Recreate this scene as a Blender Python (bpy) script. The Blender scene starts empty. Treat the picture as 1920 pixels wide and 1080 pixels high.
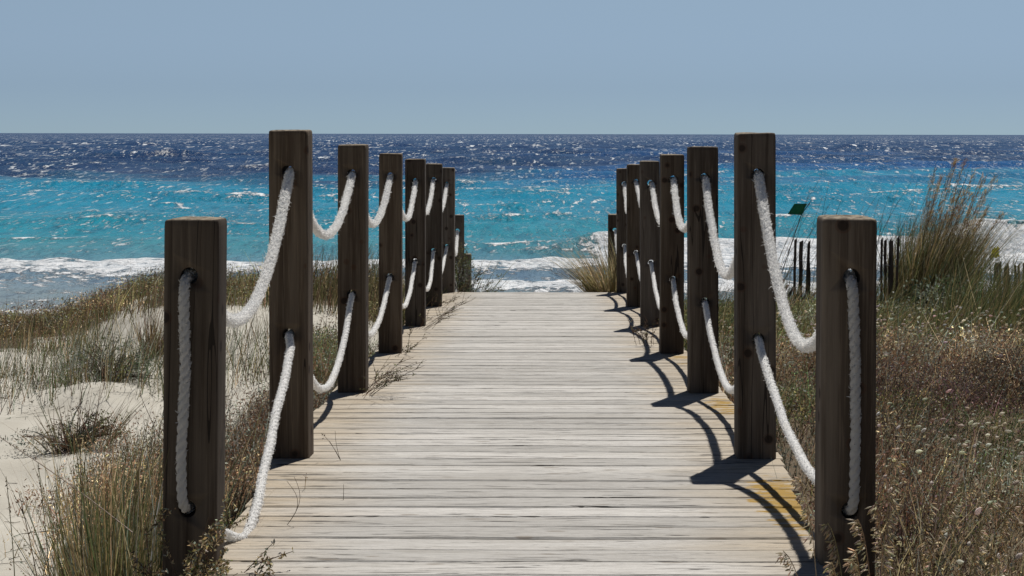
import bpy, math
import numpy as np
from mathutils import Vector

rng = np.random.default_rng(7)
scene = bpy.context.scene
COL = scene.collection
HW = 3.4            # eye height above the water
F = 3293.0          # focal length in photo pixels, used once to size things from measurements
HOR, VX = 251.0, 1018.0


def at(px, py, d):
    return np.array([(px - VX) * d / F, d, HW - (py - HOR) * d / F])


def lin(r, g, b):
    f = lambda c: (c / 255 / 12.92) if c / 255 <= .04045 else ((c / 255 + .055) / 1.055) ** 2.4
    return (f(r), f(g), f(b))


def deckz(d):
    return HW - .933 - .0325 * d


# ------------------------------------------------------------------ numpy noise
_T = np.random.default_rng(3).random((256, 256))


def vn(x, y, s=0):
    x = np.asarray(x, float) + s * 17.31
    y = np.asarray(y, float) + s * 9.77
    xi = np.floor(x).astype(int); yi = np.floor(y).astype(int)
    fx = x - xi; fy = y - yi
    fx = fx * fx * (3 - 2 * fx); fy = fy * fy * (3 - 2 * fy)
    a = _T[xi & 255, yi & 255]; b = _T[(xi + 1) & 255, yi & 255]
    c = _T[xi & 255, (yi + 1) & 255]; e = _T[(xi + 1) & 255, (yi + 1) & 255]
    return (a * (1 - fx) + b * fx) * (1 - fy) + (c * (1 - fx) + e * fx) * fy


def fbm(x, y, s=0, o=4):
    v = 0; a = .5; t = 0
    for i in range(o):
        v = v + a * vn(x * 2 ** i, y * 2 ** i, s + i * 3); t += a; a *= .5
    return v / t


def sst(x, a, b):
    t = np.clip((x - a) / (b - a), 0, 1)
    return t * t * (3 - 2 * t)


# ------------------------------------------------------------------ object helpers
def make_mesh(name, V, Q, mat, parent=None, smooth=False, attrs=None, tris=None):
    """V (n,3), Q (m,4) quads, tris (k,3)"""
    me = bpy.data.meshes.new(name)
    V = np.asarray(V, np.float32)
    Q = np.asarray(Q, np.int32).reshape(-1, 4) if Q is not None and len(Q) else np.zeros((0, 4), np.int32)
    Tn = np.asarray(tris, np.int32).reshape(-1, 3) if tris is not None and len(tris) else np.zeros((0, 3), np.int32)
    me.vertices.add(len(V)); me.vertices.foreach_set('co', V.ravel())
    nl = Q.size + Tn.size
    me.loops.add(nl)
    me.loops.foreach_set('vertex_index', np.concatenate([Q.ravel(), Tn.ravel()]))
    npoly = len(Q) + len(Tn)
    me.polygons.add(npoly)
    st = np.concatenate([np.arange(len(Q)) * 4, Q.size + np.arange(len(Tn)) * 3]).astype(np.int32)
    me.polygons.foreach_set('loop_start', st)
    me.polygons.foreach_set('use_smooth', np.full(npoly, smooth, bool))
    for k, a in (attrs or {}).items():
        a = np.asarray(a, np.float32)
        if a.ndim == 2:
            at_ = me.attributes.new(k, 'FLOAT_COLOR', 'POINT')
            at_.data.foreach_set('color', np.concatenate([a, np.ones((len(a), 1), np.float32)], 1).ravel())
        else:
            at_ = me.attributes.new(k, 'FLOAT', 'POINT')
            at_.data.foreach_set('value', a)
    me.update(calc_edges=True); me.validate()
    if mat: me.materials.append(mat)
    o = bpy.data.objects.new(name, me)
    COL.objects.link(o)
    if parent: o.parent = parent
    return o


def tag(o, label, cat, group=None, kind=None):
    o['label'] = label; o['category'] = cat
    if group: o['group'] = group
    if kind: o['kind'] = kind
    return o


def empty(name, loc, label, cat, group=None):
    o = bpy.data.objects.new(name, None)
    o.empty_display_size = .1
    o.location = loc
    COL.objects.link(o)
    return tag(o, label, cat, group)


# ------------------------------------------------------------------ material helpers
class NT:
    def __init__(s, name):
        s.m = bpy.data.materials.new(name); s.m.use_nodes = True
        s.t = s.m.node_tree; s.t.nodes.clear()
        s.out = s.t.nodes.new('ShaderNodeOutputMaterial')

    def n(s, typ, **kw):
        nd = s.t.nodes.new(typ)
        for k, v in kw.items():
            if hasattr(nd, k) and k not in ('inputs',): setattr(nd, k, v)
        return nd

    def l(s, a, b): s.t.links.new(a, b)

    def val(s, sock, v):
        if hasattr(v, 'is_output') or isinstance(v, bpy.types.NodeSocket): s.l(v, sock)
        else: sock.default_value = v

    def math(s, op, a, b=0, c=0, clamp=False):
        nd = s.n('ShaderNodeMath', operation=op); nd.use_clamp = clamp
        s.val(nd.inputs[0], a); s.val(nd.inputs[1], b); s.val(nd.inputs[2], c)
        return nd.outputs[0]

    def mix(s, fac, a, b, blend='MIX'):
        nd = s.n('ShaderNodeMix', data_type='RGBA', blend_type=blend)
        s.val(nd.inputs['Factor'], fac)
        for k, v in ((6, a), (7, b)):
            if isinstance(v, (tuple, list)): nd.inputs[k].default_value = (*v[:3], 1)
            else: s.l(v, nd.inputs[k])
        return nd.outputs[2]

    def ramp(s, fac, a, b):
        nd = s.n('ShaderNodeMapRange', interpolation_type='SMOOTHSTEP')
        s.val(nd.inputs[0], fac); nd.inputs[1].default_value = a; nd.inputs[2].default_value = b
        return nd.outputs[0]

    def noise(s, vec, scale=1., detail=4, rough=.5, dist=0):
        nd = s.n('ShaderNodeTexNoise'); s.l(vec, nd.inputs['Vector'])
        nd.inputs['Scale'].default_value = scale; nd.inputs['Detail'].default_value = detail
        nd.inputs['Roughness'].default_value = rough; nd.inputs['Distortion'].default_value = dist
        return nd.outputs['Fac']

    def vscale(s, vec, sc, add=None):
        nd = s.n('ShaderNodeVectorMath', operation='MULTIPLY'); s.l(vec, nd.inputs[0]); nd.inputs[1].default_value = sc
        r = nd.outputs[0]
        if add is not None:
            n2 = s.n('ShaderNodeVectorMath', operation='ADD'); s.l(r, n2.inputs[0]); s.l(add, n2.inputs[1]); r = n2.outputs[0]
        return r

    def attr(s, name, out='Fac'):
        nd = s.n('ShaderNodeAttribute'); nd.attribute_name = name
        return nd.outputs[out]

    def principled(s, col, rough=.8, spec=.3, normal=None):
        p = s.n('ShaderNodeBsdfPrincipled')
        if isinstance(col, (tuple, list)): p.inputs['Base Color'].default_value = (*col[:3], 1)
        else: s.l(col, p.inputs['Base Color'])
        s.val(p.inputs['Roughness'], rough)
        s.val(p.inputs['Specular IOR Level'], spec)
        if normal is not None: s.l(normal, p.inputs['Normal'])
        return p

    def bump(s, h, strength=.5, dist=.01, normal=None):
        b = s.n('ShaderNodeBump'); s.l(h, b.inputs['Height'])
        b.inputs['Strength'].default_value = strength; b.inputs['Distance'].default_value = dist
        if normal is not None: s.l(normal, b.inputs['Normal'])
        return b.outputs[0]

    def done(s, shader):
        s.l(shader.outputs[0] if hasattr(shader, 'outputs') else shader, s.out.inputs[0])
        return s.m


def mat_post():
    T = NT('weathered_post_wood')
    tc = T.n('ShaderNodeTexCoord').outputs['Object']
    oi = T.n('ShaderNodeObjectInfo')
    off = T.math('MULTIPLY', oi.outputs['Random'], 37.)
    cv = T.n('ShaderNodeCombineXYZ'); [T.l(off, cv.inputs[i]) for i in range(3)]
    v = T.vscale(tc, (1, 1, 1), cv.outputs[0])
    g1 = T.noise(T.vscale(v, (45, 45, 1.6)), 1, 5, .6)
    g2 = T.noise(T.vscale(v, (9, 9, .9)), 1, 4, .55, .4)
    g3 = T.noise(T.vscale(v, (160, 160, 5)), 1, 3, .6)
    c = T.mix(T.ramp(g2, .3, .72), lin(68, 59, 51), lin(98, 89, 79))
    c = T.mix(T.math('MULTIPLY', T.ramp(g1, .42, .68), .6), c, lin(52, 42, 34))
    c = T.mix(T.math('MULTIPLY', T.ramp(g3, .5, .75), .35), c, lin(124, 112, 98))
    # pale patch weathering and tops
    sep = T.n('ShaderNodeSeparateXYZ'); T.l(tc, sep.inputs[0])
    # long drying cracks
    ck = T.noise(T.vscale(v, (16, 16, .55)), 1, 2, .4)
    crack = T.math('LESS_THAN', T.math('ABSOLUTE', T.math('SUBTRACT', ck, .5)), .0045)
    c = T.mix(T.math('MULTIPLY', crack, .8), c, (.012, .009, .007))
    # knots
    vo = T.n('ShaderNodeTexVoronoi'); T.l(v, vo.inputs['Vector']); vo.inputs['Scale'].default_value = 11.
    kn = T.ramp(vo.outputs['Distance'], .20, .13)
    ring = T.ramp(T.math('ABSOLUTE', T.math('SUBTRACT', vo.outputs['Distance'], .2)), .05, .0)
    c = T.mix(T.math('MULTIPLY', kn, .85), c, (.018, .011, .008))
    c = T.mix(T.math('MULTIPLY', ring, .35), c, lin(70, 42, 28))
    hsv = T.n('ShaderNodeHueSaturation'); T.l(c, hsv.inputs['Color'])
    T.l(T.math('ADD', .78, T.math('MULTIPLY', oi.outputs['Random'], .5)), hsv.inputs['Value'])
    T.l(T.math('ADD', .75, T.math('MULTIPLY', T.math('FRACT', T.math('MULTIPLY', oi.outputs['Random'], 7.3)), .55)), hsv.inputs['Saturation'])
    c = hsv.outputs[0]
    top = T.attr('endgrain')
    endn = T.noise(T.vscale(v, (60, 60, 60)), 1, 4, .6)
    c = T.mix(top, c, T.mix(T.ramp(endn, .35, .65), lin(86, 76, 64), lin(150, 138, 120)))
    h = T.math('ADD', T.math('MULTIPLY', g1, .6), T.math('MULTIPLY', g3, .25))
    h = T.math('SUBTRACT', h, T.math('MULTIPLY', crack, .9))
    return T.done(T.principled(c, .85, .2, T.bump(h, .7, .004)))


def mat_deck():
    T = NT('weathered_deck_planks')
    g = T.n('ShaderNodeNewGeometry').outputs['Position']
    pid = T.attr('plank')
    cv = T.n('ShaderNodeCombineXYZ')
    T.l(T.math('MULTIPLY', pid, 91.), cv.inputs[0]); T.l(T.math('MULTIPLY', pid, 53.), cv.inputs[2])
    v = T.vscale(g, (1, 1, 1), cv.outputs[0])
    a = T.noise(T.vscale(v, (5, 115, 4)), 1, 6, .68, 1.2)
    b = T.noise(T.vscale(v, (9, 280, 4)), 1, 4, .65, .8)
    d = T.noise(T.vscale(v, (1.1, 5, 1)), 1, 3, .5)
    w = T.noise(T.vscale(v, (1.5, 14, 1)), 1, 4, .6, .5)
    sepx = T.n('ShaderNodeSeparateXYZ'); T.l(g, sepx.inputs[0])
    ax = T.math('ABSOLUTE', T.math('ADD', sepx.outputs[0], .07))
    edge = T.ramp(T.math('ADD', ax, T.math('MULTIPLY', T.math('SUBTRACT', d, .5), .5)), .38, .84)
    base = T.mix(T.ramp(pid, 0, 1), (.395, .38, .355), (.54, .52, .488))
    base = T.mix(T.math('MULTIPLY', edge, .8), base, (.43, .345, .235))
    c = T.mix(T.math('MULTIPLY', T.ramp(w, .45, .68), .32), base, (.29, .265, .225))
    c = T.mix(T.math('MULTIPLY', T.ramp(a, .51, .66), .6), c, (.20, .18, .155))
    c = T.mix(T.math('MULTIPLY', T.ramp(a, .44, .30), .6), c, (.62, .60, .55))
    c = T.mix(T.math('MULTIPLY', T.ramp(b, .54, .67), .62), c, (.125, .113, .10))
    c = T.mix(T.math('MULTIPLY', T.ramp(b, .42, .28), .5), c, (.66, .64, .59))
    # dark split cracks, short and sparse
    k = T.noise(T.vscale(v, (3.6, 60, 3)), 1, 4, .6, .6)
    crack = T.ramp(k, .605, .645)
    c = T.mix(T.math('MULTIPLY', crack, .9), c, (.022, .019, .017))
    # old knots
    vk = T.n('ShaderNodeTexVoronoi'); T.l(T.vscale(v, (4.2, 13, 0)), vk.inputs['Vector']); vk.inputs['Scale'].default_value = 1.
    kn = T.ramp(vk.outputs['Distance'], .15, .09)
    c = T.mix(T.math('MULTIPLY', kn, .55), c, (.16, .125, .09))
    # yellow lichen towards the right edge
    ln = T.noise(T.vscale(g, (9, 26, 9)), 1, 5, .65)
    def blob(cx, cy, rx, ry):
        a_ = T.math('POWER', T.math('DIVIDE', T.math('SUBTRACT', sepx.outputs[0], cx), rx), 2)
        b_ = T.math('POWER', T.math('DIVIDE', T.math('SUBTRACT', sepx.outputs[1], cy), ry), 2)
        return T.math('SUBTRACT', 1., T.math('ADD', a_, b_), 0, True)
    bl = T.math('MAXIMUM', blob(.735, 5.25, .13, .62), T.math('MULTIPLY', blob(.77, 7.65, .10, .5), .8))
    bl = T.math('MAXIMUM', bl, T.math('MULTIPLY', blob(.76, 9.8, .12, .5), .7))
    lich = T.ramp(T.math('ADD', ln, T.math('MULTIPLY', bl, .28)), .63, .72)
    lich = T.math('MULTIPLY', lich, T.ramp(bl, .05, .3))
    c = T.mix(T.math('MULTIPLY', lich, .9), c, (.32, .19, .025))
    gr = T.noise(T.vscale(v, (40, 190, 4)), 1, 4, .75)
    c = T.mix(T.math('MULTIPLY', T.ramp(gr, .54, .68), .4), c, (.17, .155, .135))
    # grime and damp stains
    st = T.noise(T.vscale(g, (1.6, 1.3, 1)), 1, 4, .6)
    c = T.mix(T.math('MULTIPLY', T.ramp(st, .52, .75), .28), c, (.27, .25, .22))
    h = T.math('ADD', T.math('MULTIPLY', a, .5), T.math('MULTIPLY', b, .5))
    h = T.math('SUBTRACT', h, T.math('MULTIPLY', crack, .6))
    return T.done(T.principled(c, .8, .2, T.bump(h, .55, .006)))


def mat_rope():
    T = NT('white_cotton_rope')
    g = T.n('ShaderNodeTexCoord').outputs['Object']
    n = T.noise(g, 120, 4, .6)
    n2 = T.noise(g, 9, 3, .5)
    c = T.mix(T.ramp(n, .3, .7), (.84, .83, .81), (.96, .955, .94))
    c = T.mix(T.math('MULTIPLY', T.ramp(n2, .55, .8), .3), c, (.70, .66, .58))
    c = T.mix(T.math('MULTIPLY', T.attr('grime_shade'), .62), c, (.36, .345, .325))
    d = T.n('ShaderNodeBsdfDiffuse'); T.l(c, d.inputs[0])
    T.l(T.bump(n, .5, .003), d.inputs['Normal'])
    tr = T.n('ShaderNodeBsdfTranslucent'); T.l(c, tr.inputs[0])
    ms = T.n('ShaderNodeMixShader'); ms.inputs[0].default_value = .33
    T.l(d.outputs[0], ms.inputs[1]); T.l(tr.outputs[0], ms.inputs[2])
    return T.done(ms)


def mat_veg():
    T = NT('plant_tissue')
    c = T.attr('tint', 'Color')
    d = T.n('ShaderNodeBsdfDiffuse'); T.l(c, d.inputs[0])
    tr = T.n('ShaderNodeBsdfTranslucent'); T.l(c, tr.inputs[0])
    ms = T.n('ShaderNodeMixShader'); ms.inputs[0].default_value = .4
    T.l(d.outputs[0], ms.inputs[1]); T.l(tr.outputs[0], ms.inputs[2])
    gl = T.n('ShaderNodeBsdfGlossy'); gl.inputs['Roughness'].default_value = .45; gl.inputs[0].default_value = (.5, .5, .5, 1)
    m2 = T.n('ShaderNodeMixShader'); m2.inputs[0].default_value = .04
    T.l(ms.outputs[0], m2.inputs[1]); T.l(gl.outputs[0], m2.inputs[2])
    return T.done(m2)


def mat_sand():
    T = NT('dune_sand')
    g = T.n('ShaderNodeTexCoord').outputs['Object']
    n = T.noise(g, 2.2, 5, .6); f = T.noise(g, 260, 2, .6); m = T.noise(g, 14, 4, .6)
    c = T.mix(T.ramp(n, .3, .7), (.405, .38, .325), (.505, .48, .42))
    c = T.mix(T.math('MULTIPLY', T.ramp(f, .55, .75), .4), c, (.28, .25, .20))
    lit = T.attr('litter')
    lm = T.math('ADD', lit, T.math('MULTIPLY', T.math('SUBTRACT', m, .5), .9))
    lc = T.mix(T.ramp(f, .35, .65), (.075, .055, .036), (.18, .14, .095))
    c = T.mix(T.ramp(lm, .35, .7), c, lc)
    wet = T.attr('wet')
    c = T.mix(wet, c, (.17, .15, .12))
    h = T.math('ADD', T.math('MULTIPLY', m, .6), T.math('MULTIPLY', f, .15))
    return T.done(T.principled(c, .9, .15, T.bump(h, .5, .02)))


def mat_sea():
    T = NT('sea_water')
    g = T.n('ShaderNodeTexCoord').outputs['Object']
    sp = T.n('ShaderNodeSeparateXYZ'); T.l(g, sp.inputs[0])
    X, Y, Z = sp.outputs
    c = T.attr('tint', 'Color')
    n1 = T.noise(T.vscale(g, (.10, .035, 0)), 1, 4, .6)
    c = T.mix(T.math('MULTIPLY', T.ramp(n1, .42, .68), .5), c, T.mix(.55, c, (.008, .075, .15)))
    n2 = T.noise(T.vscale(g, (.9, .16, 0)), 1, 4, .65)
    c = T.mix(T.math('MULTIPLY', T.ramp(n2, .45, .75), .45), c, T.mix(.6, c, (.006, .03, .09)))
    # foam: torn patches that break up into lace
    foam = T.attr('foam')
    fn = T.noise(T.vscale(g, (1.9, 1.5, 2.)), 1, 7, .74, .6)
    fn2 = T.noise(T.vscale(g, (7., 5., 7.)), 1, 5, .7, .3)
    fm = T.ramp(T.math('ADD', T.math('ADD', foam, T.math('MULTIPLY', T.math('SUBTRACT', fn, .5), 1.7)), T.math('MULTIPLY', T.math('SUBTRACT', fn2, .5), .9)), .44, .60)
    # white flecks: foam and sun glitter painted into the colour, larger further out
    def fleck(sx, sy, lo, hi):
        return T.ramp(T.noise(T.vscale(g, (sx, sy, sx * 2.5)), 1, 4, .68, .4), lo, hi)
    def band(a, b, c, d):
        return T.math('MULTIPLY', T.ramp(Y, a, b), T.ramp(Y, d, c))
    clump = T.noise(T.vscale(g, (.16, .09, 0)), 1, 4, .65)
    ck = T.ramp(clump, .38, .62)
    ck2 = T.ramp(T.noise(T.vscale(g, (.05, .012, 0)), 1, 4, .65), .38, .62)
    f1 = T.math('MULTIPLY', fleck(5.2, .8, .57, .64), band(46, 54, 62, 85))
    f2 = T.math('MULTIPLY', fleck(3.3, .34, .565, .635), band(62, 85, 110, 170))
    f3 = T.math('MULTIPLY', fleck(1.5, .08, .57, .64), band(110, 170, 260, 420))
    f4 = T.math('MULTIPLY', fleck(.62, .014, .56, .635), band(260, 420, 1e5, 2e5))
    ckn = T.math('ADD', .12, T.math('MULTIPLY', T.mix(T.ramp(Y, 100, 200), ck, ck2), .88))
    fl = T.math('MULTIPLY', T.math('ADD', T.math('ADD', f1, f2), T.math('ADD', f3, f4)), T.math('MULTIPLY', ckn, 1.25), 0, True)
    fm = T.math('MAXIMUM', fm, T.math('MULTIPLY', fl, T.ramp(Y, 9000, 600)), 0, True)
    fcol = T.mix(T.ramp(T.math('ADD', T.math('MULTIPLY', fn, .5), T.math('MULTIPLY', fn2, .5)), .40, .58), (.54, .60, .65), (.92, .93, .94))  # grey-blue shading between the foam lumps is painted into the colour
    # darker elongated strokes between the little waves
    d1 = T.math('MULTIPLY', fleck(2.6, .45, .50, .64), T.ramp(Y, 120, 60))
    d2 = T.math('MULTIPLY', fleck(1.2, .06, .48, .62), T.ramp(Y, 60, 150))
    c = T.mix(T.math('MULTIPLY', T.math('ADD', d1, d2, 0, True), .6), c, T.mix(.55, c, (.004, .03, .085)))
    c = T.mix(fm, c, fcol)
    b1 = T.noise(T.vscale(g, (2.6, 1.3, 1)), 1, 5, .6)
    b2 = T.noise(T.vscale(g, (.5, .2, 1)), 1, 3, .55)
    nb = T.bump(b2, .9, 1.0)
    nb = T.bump(b1, .9, .30, nb)
    nb = T.bump(T.math('MULTIPLY', T.math('ADD', fn, T.math('MULTIPLY', fn2, .4)), fm), .8, .30, nb)
    rough = T.math('ADD', .26, T.math('MULTIPLY', fm, .6))
    p = T.principled(c, rough, .22, nb)
    p.inputs['IOR'].default_value = 1.33
    return T.done(p)


def mat_simple(name, a, b, sc=30, rough=.8, stretch=(1, 1, 1), bump=.3):
    T = NT(name)
    g = T.n('ShaderNodeTexCoord').outputs['Object']
    n = T.noise(T.vscale(g, stretch), sc, 4, .6)
    return T.done(T.principled(T.mix(T.ramp(n, .3, .7), a, b), rough, .25, T.bump(n, bump, .004)))


M_POST, M_DECK, M_ROPE, M_VEG, M_SAND, M_SEA = mat_post(), mat_deck(), mat_rope(), mat_veg(), mat_sand(), mat_sea()
M_STAKE = mat_simple('grey_chestnut_pale', lin(52, 45, 42), lin(96, 84, 76), 1, .9, (40, 40, 4))
M_WIRE = mat_simple('galvanised_wire', (.25, .25, .25), (.35, .35, .35), 40, .5)
M_GREEN = mat_simple('dark_green_cloth', (.008, .13, .055), (.012, .18, .08), 60, .75)
M_YELLOW = mat_simple('yellow_plastic', (.55, .52, .02), (.70, .66, .04), 60, .6)
M_BEAM = mat_simple('dark_joist_timber', (.06, .045, .033), (.12, .095, .07), 1, .9, (5, 5, 60))


# ------------------------------------------------------------------ ground height
def ground_drop(X, D):
    X = np.asarray(X, float); D = np.asarray(D, float)
    right = np.interp(D, [-20, 2, 5, 8, 12, 15, 18, 22, 27, 32, 60, 300, 30000], [1.2, 1.25, 1.30, 1.36, 1.50, 1.68, 1.98, 2.3, 2.9, 3.42, 4.6, 8, 12])
    left = np.interp(D, [-20, 2, 4, 7, 9, 12, 14, 15.2, 18, 22, 27, 32, 60, 300, 30000], [1.4, 1.45, 1.47, 1.50, 1.48, 1.41, 1.33, 1.40, 1.95, 2.4, 2.95, 3.42, 4.6, 8, 12])
    left = left + .36 * sst(-X / np.maximum(D, 1), .215, .285) * np.exp(-((D - 14) / 2.6) ** 2)
    mid = np.interp(D, [-20, 3, 16.4, 18.5, 21, 27, 32, 60, 300, 30000], [1.25, 1.33, 1.78, 2.1, 2.45, 2.95, 3.42, 4.6, 8, 12])
    wl = sst(-X, .85, 1.5); wr = sst(X, .8, 1.3)
    dr = mid * (1 - wl - wr) + left * wl + right * wr
    amp = np.interp(D, [0, 14, 22, 30, 40], [1, 1, .6, .25, 0])
    dr = dr - amp * (fbm(X * .7, D * .55, 2, 3) - .5) * .22 - amp * (fbm(X * 3, D * 2.2, 8, 3) - .5) * .05
    # wind-rippled bare sand on the left
    dr = dr - amp * (fbm(X * 2.2, D * 1.6, 19, 4) - .5) * .07 * sst(-X, 1.4, 1.8)
    rip = sst(-X, 1.6, 2.2) * (1 - sst(D, 10, 12))
    dr = dr - rip * .012 * np.sin(D * 9 + 4 * fbm(X * .8, D * .8, 4, 2) * 6) - rip * .09 * (fbm(X * 1.8, D * 1.4, 11, 2) - .5) - rip * .045 * (fbm(X * 4.5, D * 3.2, 13, 2) - .5)
    return dr


def gz(X, D): return HW - ground_drop(X, D)


def dense_left(X, D):
    """cover of low scrub on the left dune, 0..1"""
    lim = np.interp(D, [3, 4.4, 5, 6, 7, 8, 9.5, 11, 13], [1.05, 1.18, 1.32, 1.55, 1.72, 1.85, 2.1, 2.15, 1.4])
    strip = 1 - sst(-X, lim - .15, lim + .35)
    strip = strip * (1 - .75 * sst(D, 11.2, 12.2))
    crest = sst(D, 13.1, 13.9) * (1 - sst(D, 16.5, 19))
    n = fbm(X * 1.3, D * .9, 21, 3)
    strip = strip * (1 - sst(-X, 1.35, 1.7) * sst(D, 7.2, 8.4) * (1 - sst(n, .44, .58)))
    return np.clip(np.maximum(strip, crest * sst(n, .22, .45)), 0, 1)


def axis(lo, hi, fine_lo, fine_hi, fine, grow=1.12):
    a = list(np.arange(fine_lo, fine_hi, fine))
    s = fine; v = fine_lo
    while v > lo: s *= grow; v -= s; a.insert(0, v)
    s = fine; v = a[-1]
    while v < hi: s *= grow; v += s; a.append(v)
    return np.array(a)


def grid(xs, ys):
    nx, ny = len(xs), len(ys)
    i = np.arange(nx - 1)[None, :] + np.arange(ny - 1)[:, None] * nx
    return np.stack([i, i + 1, i + 1 + nx, i + nx], -1).reshape(-1, 4)


def build_ground():
    xs = axis(-30000, 30000, -6, 7, .06, 1.14); ys = axis(-40, 30000, 3, 19, .06, 1.14)
    XX, YY = np.meshgrid(xs, ys)
    X, Y = XX.ravel(), YY.ravel()
    Z = gz(X, Y)
    litter = np.where(X > 0, sst(X, .7, 1.0) * (1 - sst(Y, 17, 20)), dense_left(X, Y) * .95 * sst(-X, .7, 1.0) * (1 - sst(Y, 15, 17)))
    litter = litter + .25 * sst(np.abs(X), 0, .1) * (np.abs(X) < .9)
    o = make_mesh('sand_dune', np.stack([X, Y, Z], 1), grid(xs, ys), M_SAND, smooth=True,
                  attrs={'litter': np.clip(litter, 0, 1), 'wet': sst(Y, 29.5, 32.5)})
    o['kind'] = 'structure'
    return o


# ------------------------------------------------------------------ sea
def build_sea():
    ny, nx = 760, 560
    d = 27 * (26000 / 27) ** (np.linspace(0, 1, ny) ** 1.0)
    t = np.linspace(-1, 1, nx)
    D = np.repeat(d[:, None], nx, 1)
    X = t[None, :] * (.42 * D + 14)
    sp = np.maximum(np.gradient(d)[:, None], (X[:, 1] - X[:, 0])[:, None] * 1.0)
    r = np.random.default_rng(5)
    h = np.zeros_like(D)
    seaamp = np.interp(D, [27, 40, 55, 90, 200, 1000], [.02, .06, .25, .5, .9, 1.1])
    for i in range(26):
        L = r.uniform(2.2, 20) if i > 5 else r.uniform(12, 30)
        th = r.normal(0, .35)
        k = 2 * np.pi / L
        a = .011 * L ** .9 * r.uniform(.5, 1.2) / 1.6
        ph = k * (D * math.cos(th) + X * math.sin(th)) + r.uniform(0, 6.28) + 2.5 * vn(X / 9, D / 14, i)
        s = np.sin(ph)
        s = (np.exp(s) - 1.27) / 1.1
        h += a * s * np.clip((L / (3 * sp) - .5), 0, 1)
    h *= seaamp
    # distant sea is never flat: irregular chop at the sheet's own spacing
    h += (r.random(D.shape) - .5) * np.interp(D, [60, 150, 600, 3000], [0, .05, .16, .25])
    lx = np.log(D)
    foam = np.zeros_like(D)
    # --- breaking wave, right half
    dc = 50.5 + 1.2 * (fbm(X / 7, X * 0 + 3.3, 5, 3) - .5) * 2 - .03 * X
    hgt = np.interp(X, [-30, -6, -1.2, .2, 1.5, 2.6, 4, 8, 10.8, 12.2, 13.4, 16, 24, 40], [.0, .0, .05, .22, .60, .64, .42, .40, .45, .85, 1.05, .9, .5, .3])
    hgt = hgt * (.85 + .3 * fbm(X * .9, X * 0, 9, 3))
    u = D - dc
    prof = np.where(u < 0, np.exp(-(u / .75) ** 2), np.exp(-(u / 2.6) ** 2))
    h += hgt * prof
    fo = sst(X, .3, 2.2) * (1 - sst(X, 20, 34) * .5) * sst(u, -5.2, -2.6) * (1 - sst(u, .2, 1.3))
    fo *= .66 + .12 * sst(X, 10.5, 12.5) + .55 * fbm(X * 1.1, D * 1.4, 12, 3)
    face = sst(X, -4, 1) * np.exp(-((u + .3) / .8) ** 2) * .45
    hole = .8 * np.exp(-(((X - 13.5) / .45) ** 2 + ((u + .15) / .25) ** 2))      # green window under the lip
    foam = np.maximum(foam, np.clip(np.maximum(fo, face) - hole * .9, 0, 1))
    # --- bore 1 and bore 2 of white water
    e1 = 45.6 + 1.6 * (fbm(X / 4.5, X * 0 + 9, 31, 4) - .5) * 2 + np.interp(X, [-14, -8, -3, 2, 8], [0., .2, .9, 1.2, 1.])
    w1 = np.interp(X, [-16, -10, -6, -2, 1, 6], [5.6, 6.8, 5., 4.6, 5.2, 6.5])
    uu = e1 - D
    b1 = sst(uu, 0, .35) * (1 - sst(uu, w1 * .55, w1))
    foam = np.maximum(foam, b1 * (.50 + .5 * fbm(X * .9, D * .8, 14, 3)))
    h += b1 * (.06 + .22 * fbm(X * 1.1, D * .8, 15, 4)) * sst(uu, 0, .7)
    e2 = 40.0 + 1.1 * (fbm(X / 3, X * 0 + 2, 33, 4) - .5) * 2
    uu2 = e2 - D
    b2 = sst(uu2, 0, .3) * (1 - sst(uu2, 1.8, 4.)) * np.interp(X, [-9, -6, -3, 40], [.35, .5, 1, 1])
    foam = np.maximum(foam, b2 * (.48 + .5 * fbm(X * 1.1, D * 1.1, 16, 3)))
    h += b2 * (.05 + .18 * fbm(X * 1.4, D * 1.1, 18, 4)) * sst(uu2, 0, .5)
    # lace of spent foam near the shore
    lace = (1 - sst(D, 45, 48)) * (.36 + .45 * (fbm(X * .5, D * .9, 41, 3) - .45))
    foam = np.maximum(foam, lace)
    foam = np.maximum(foam, .9 * (1 - sst(np.abs(D - 33.2 - 1.2 * (fbm(X / 3, X * 0, 44, 3) - .5)), .15, .6)))
    # --- a line of small breaking crests further out and scattered whitecaps
    for (x0, d0, wx, wd, ht) in [(-15.2, 90, 2.6, 1.6, .55), (-10.5, 92, 1.6, 1.2, .4), (-18.5, 92.5, 2, 1.0, .3), (-9.2, 118, 7, .9, .3),
                                 (.3, 97, 3.2, 1.3, .35), (-2.2, 99, 2.2, 1.6, .3), (28., 110, 8., 1.5, .5), (22., 103, 5, 1, .35), (-28, 98, 2.2, 1, .3),
                                 (-7, 68, 2.2, .8, .18), (.6, 73, .9, .6, .2), (-1.1, 67, 1.2, .6, .2), (-11, 60, 2.5, .6, .12), (-30, 112, 3.5, 1, .3), (10, 92, 3, 1.2, .3),
                                 (-16, 54.5, 2.2, .7, .12), (-.5, 52.5, 2.4, .9, .12)]:
        q = np.exp(-((X - x0) / wx) ** 2 - ((D - d0 - .25 * np.sin(X * 1.3)) / wd) ** 2)
        foam = np.maximum(foam, q * .60); h += q * ht
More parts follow.
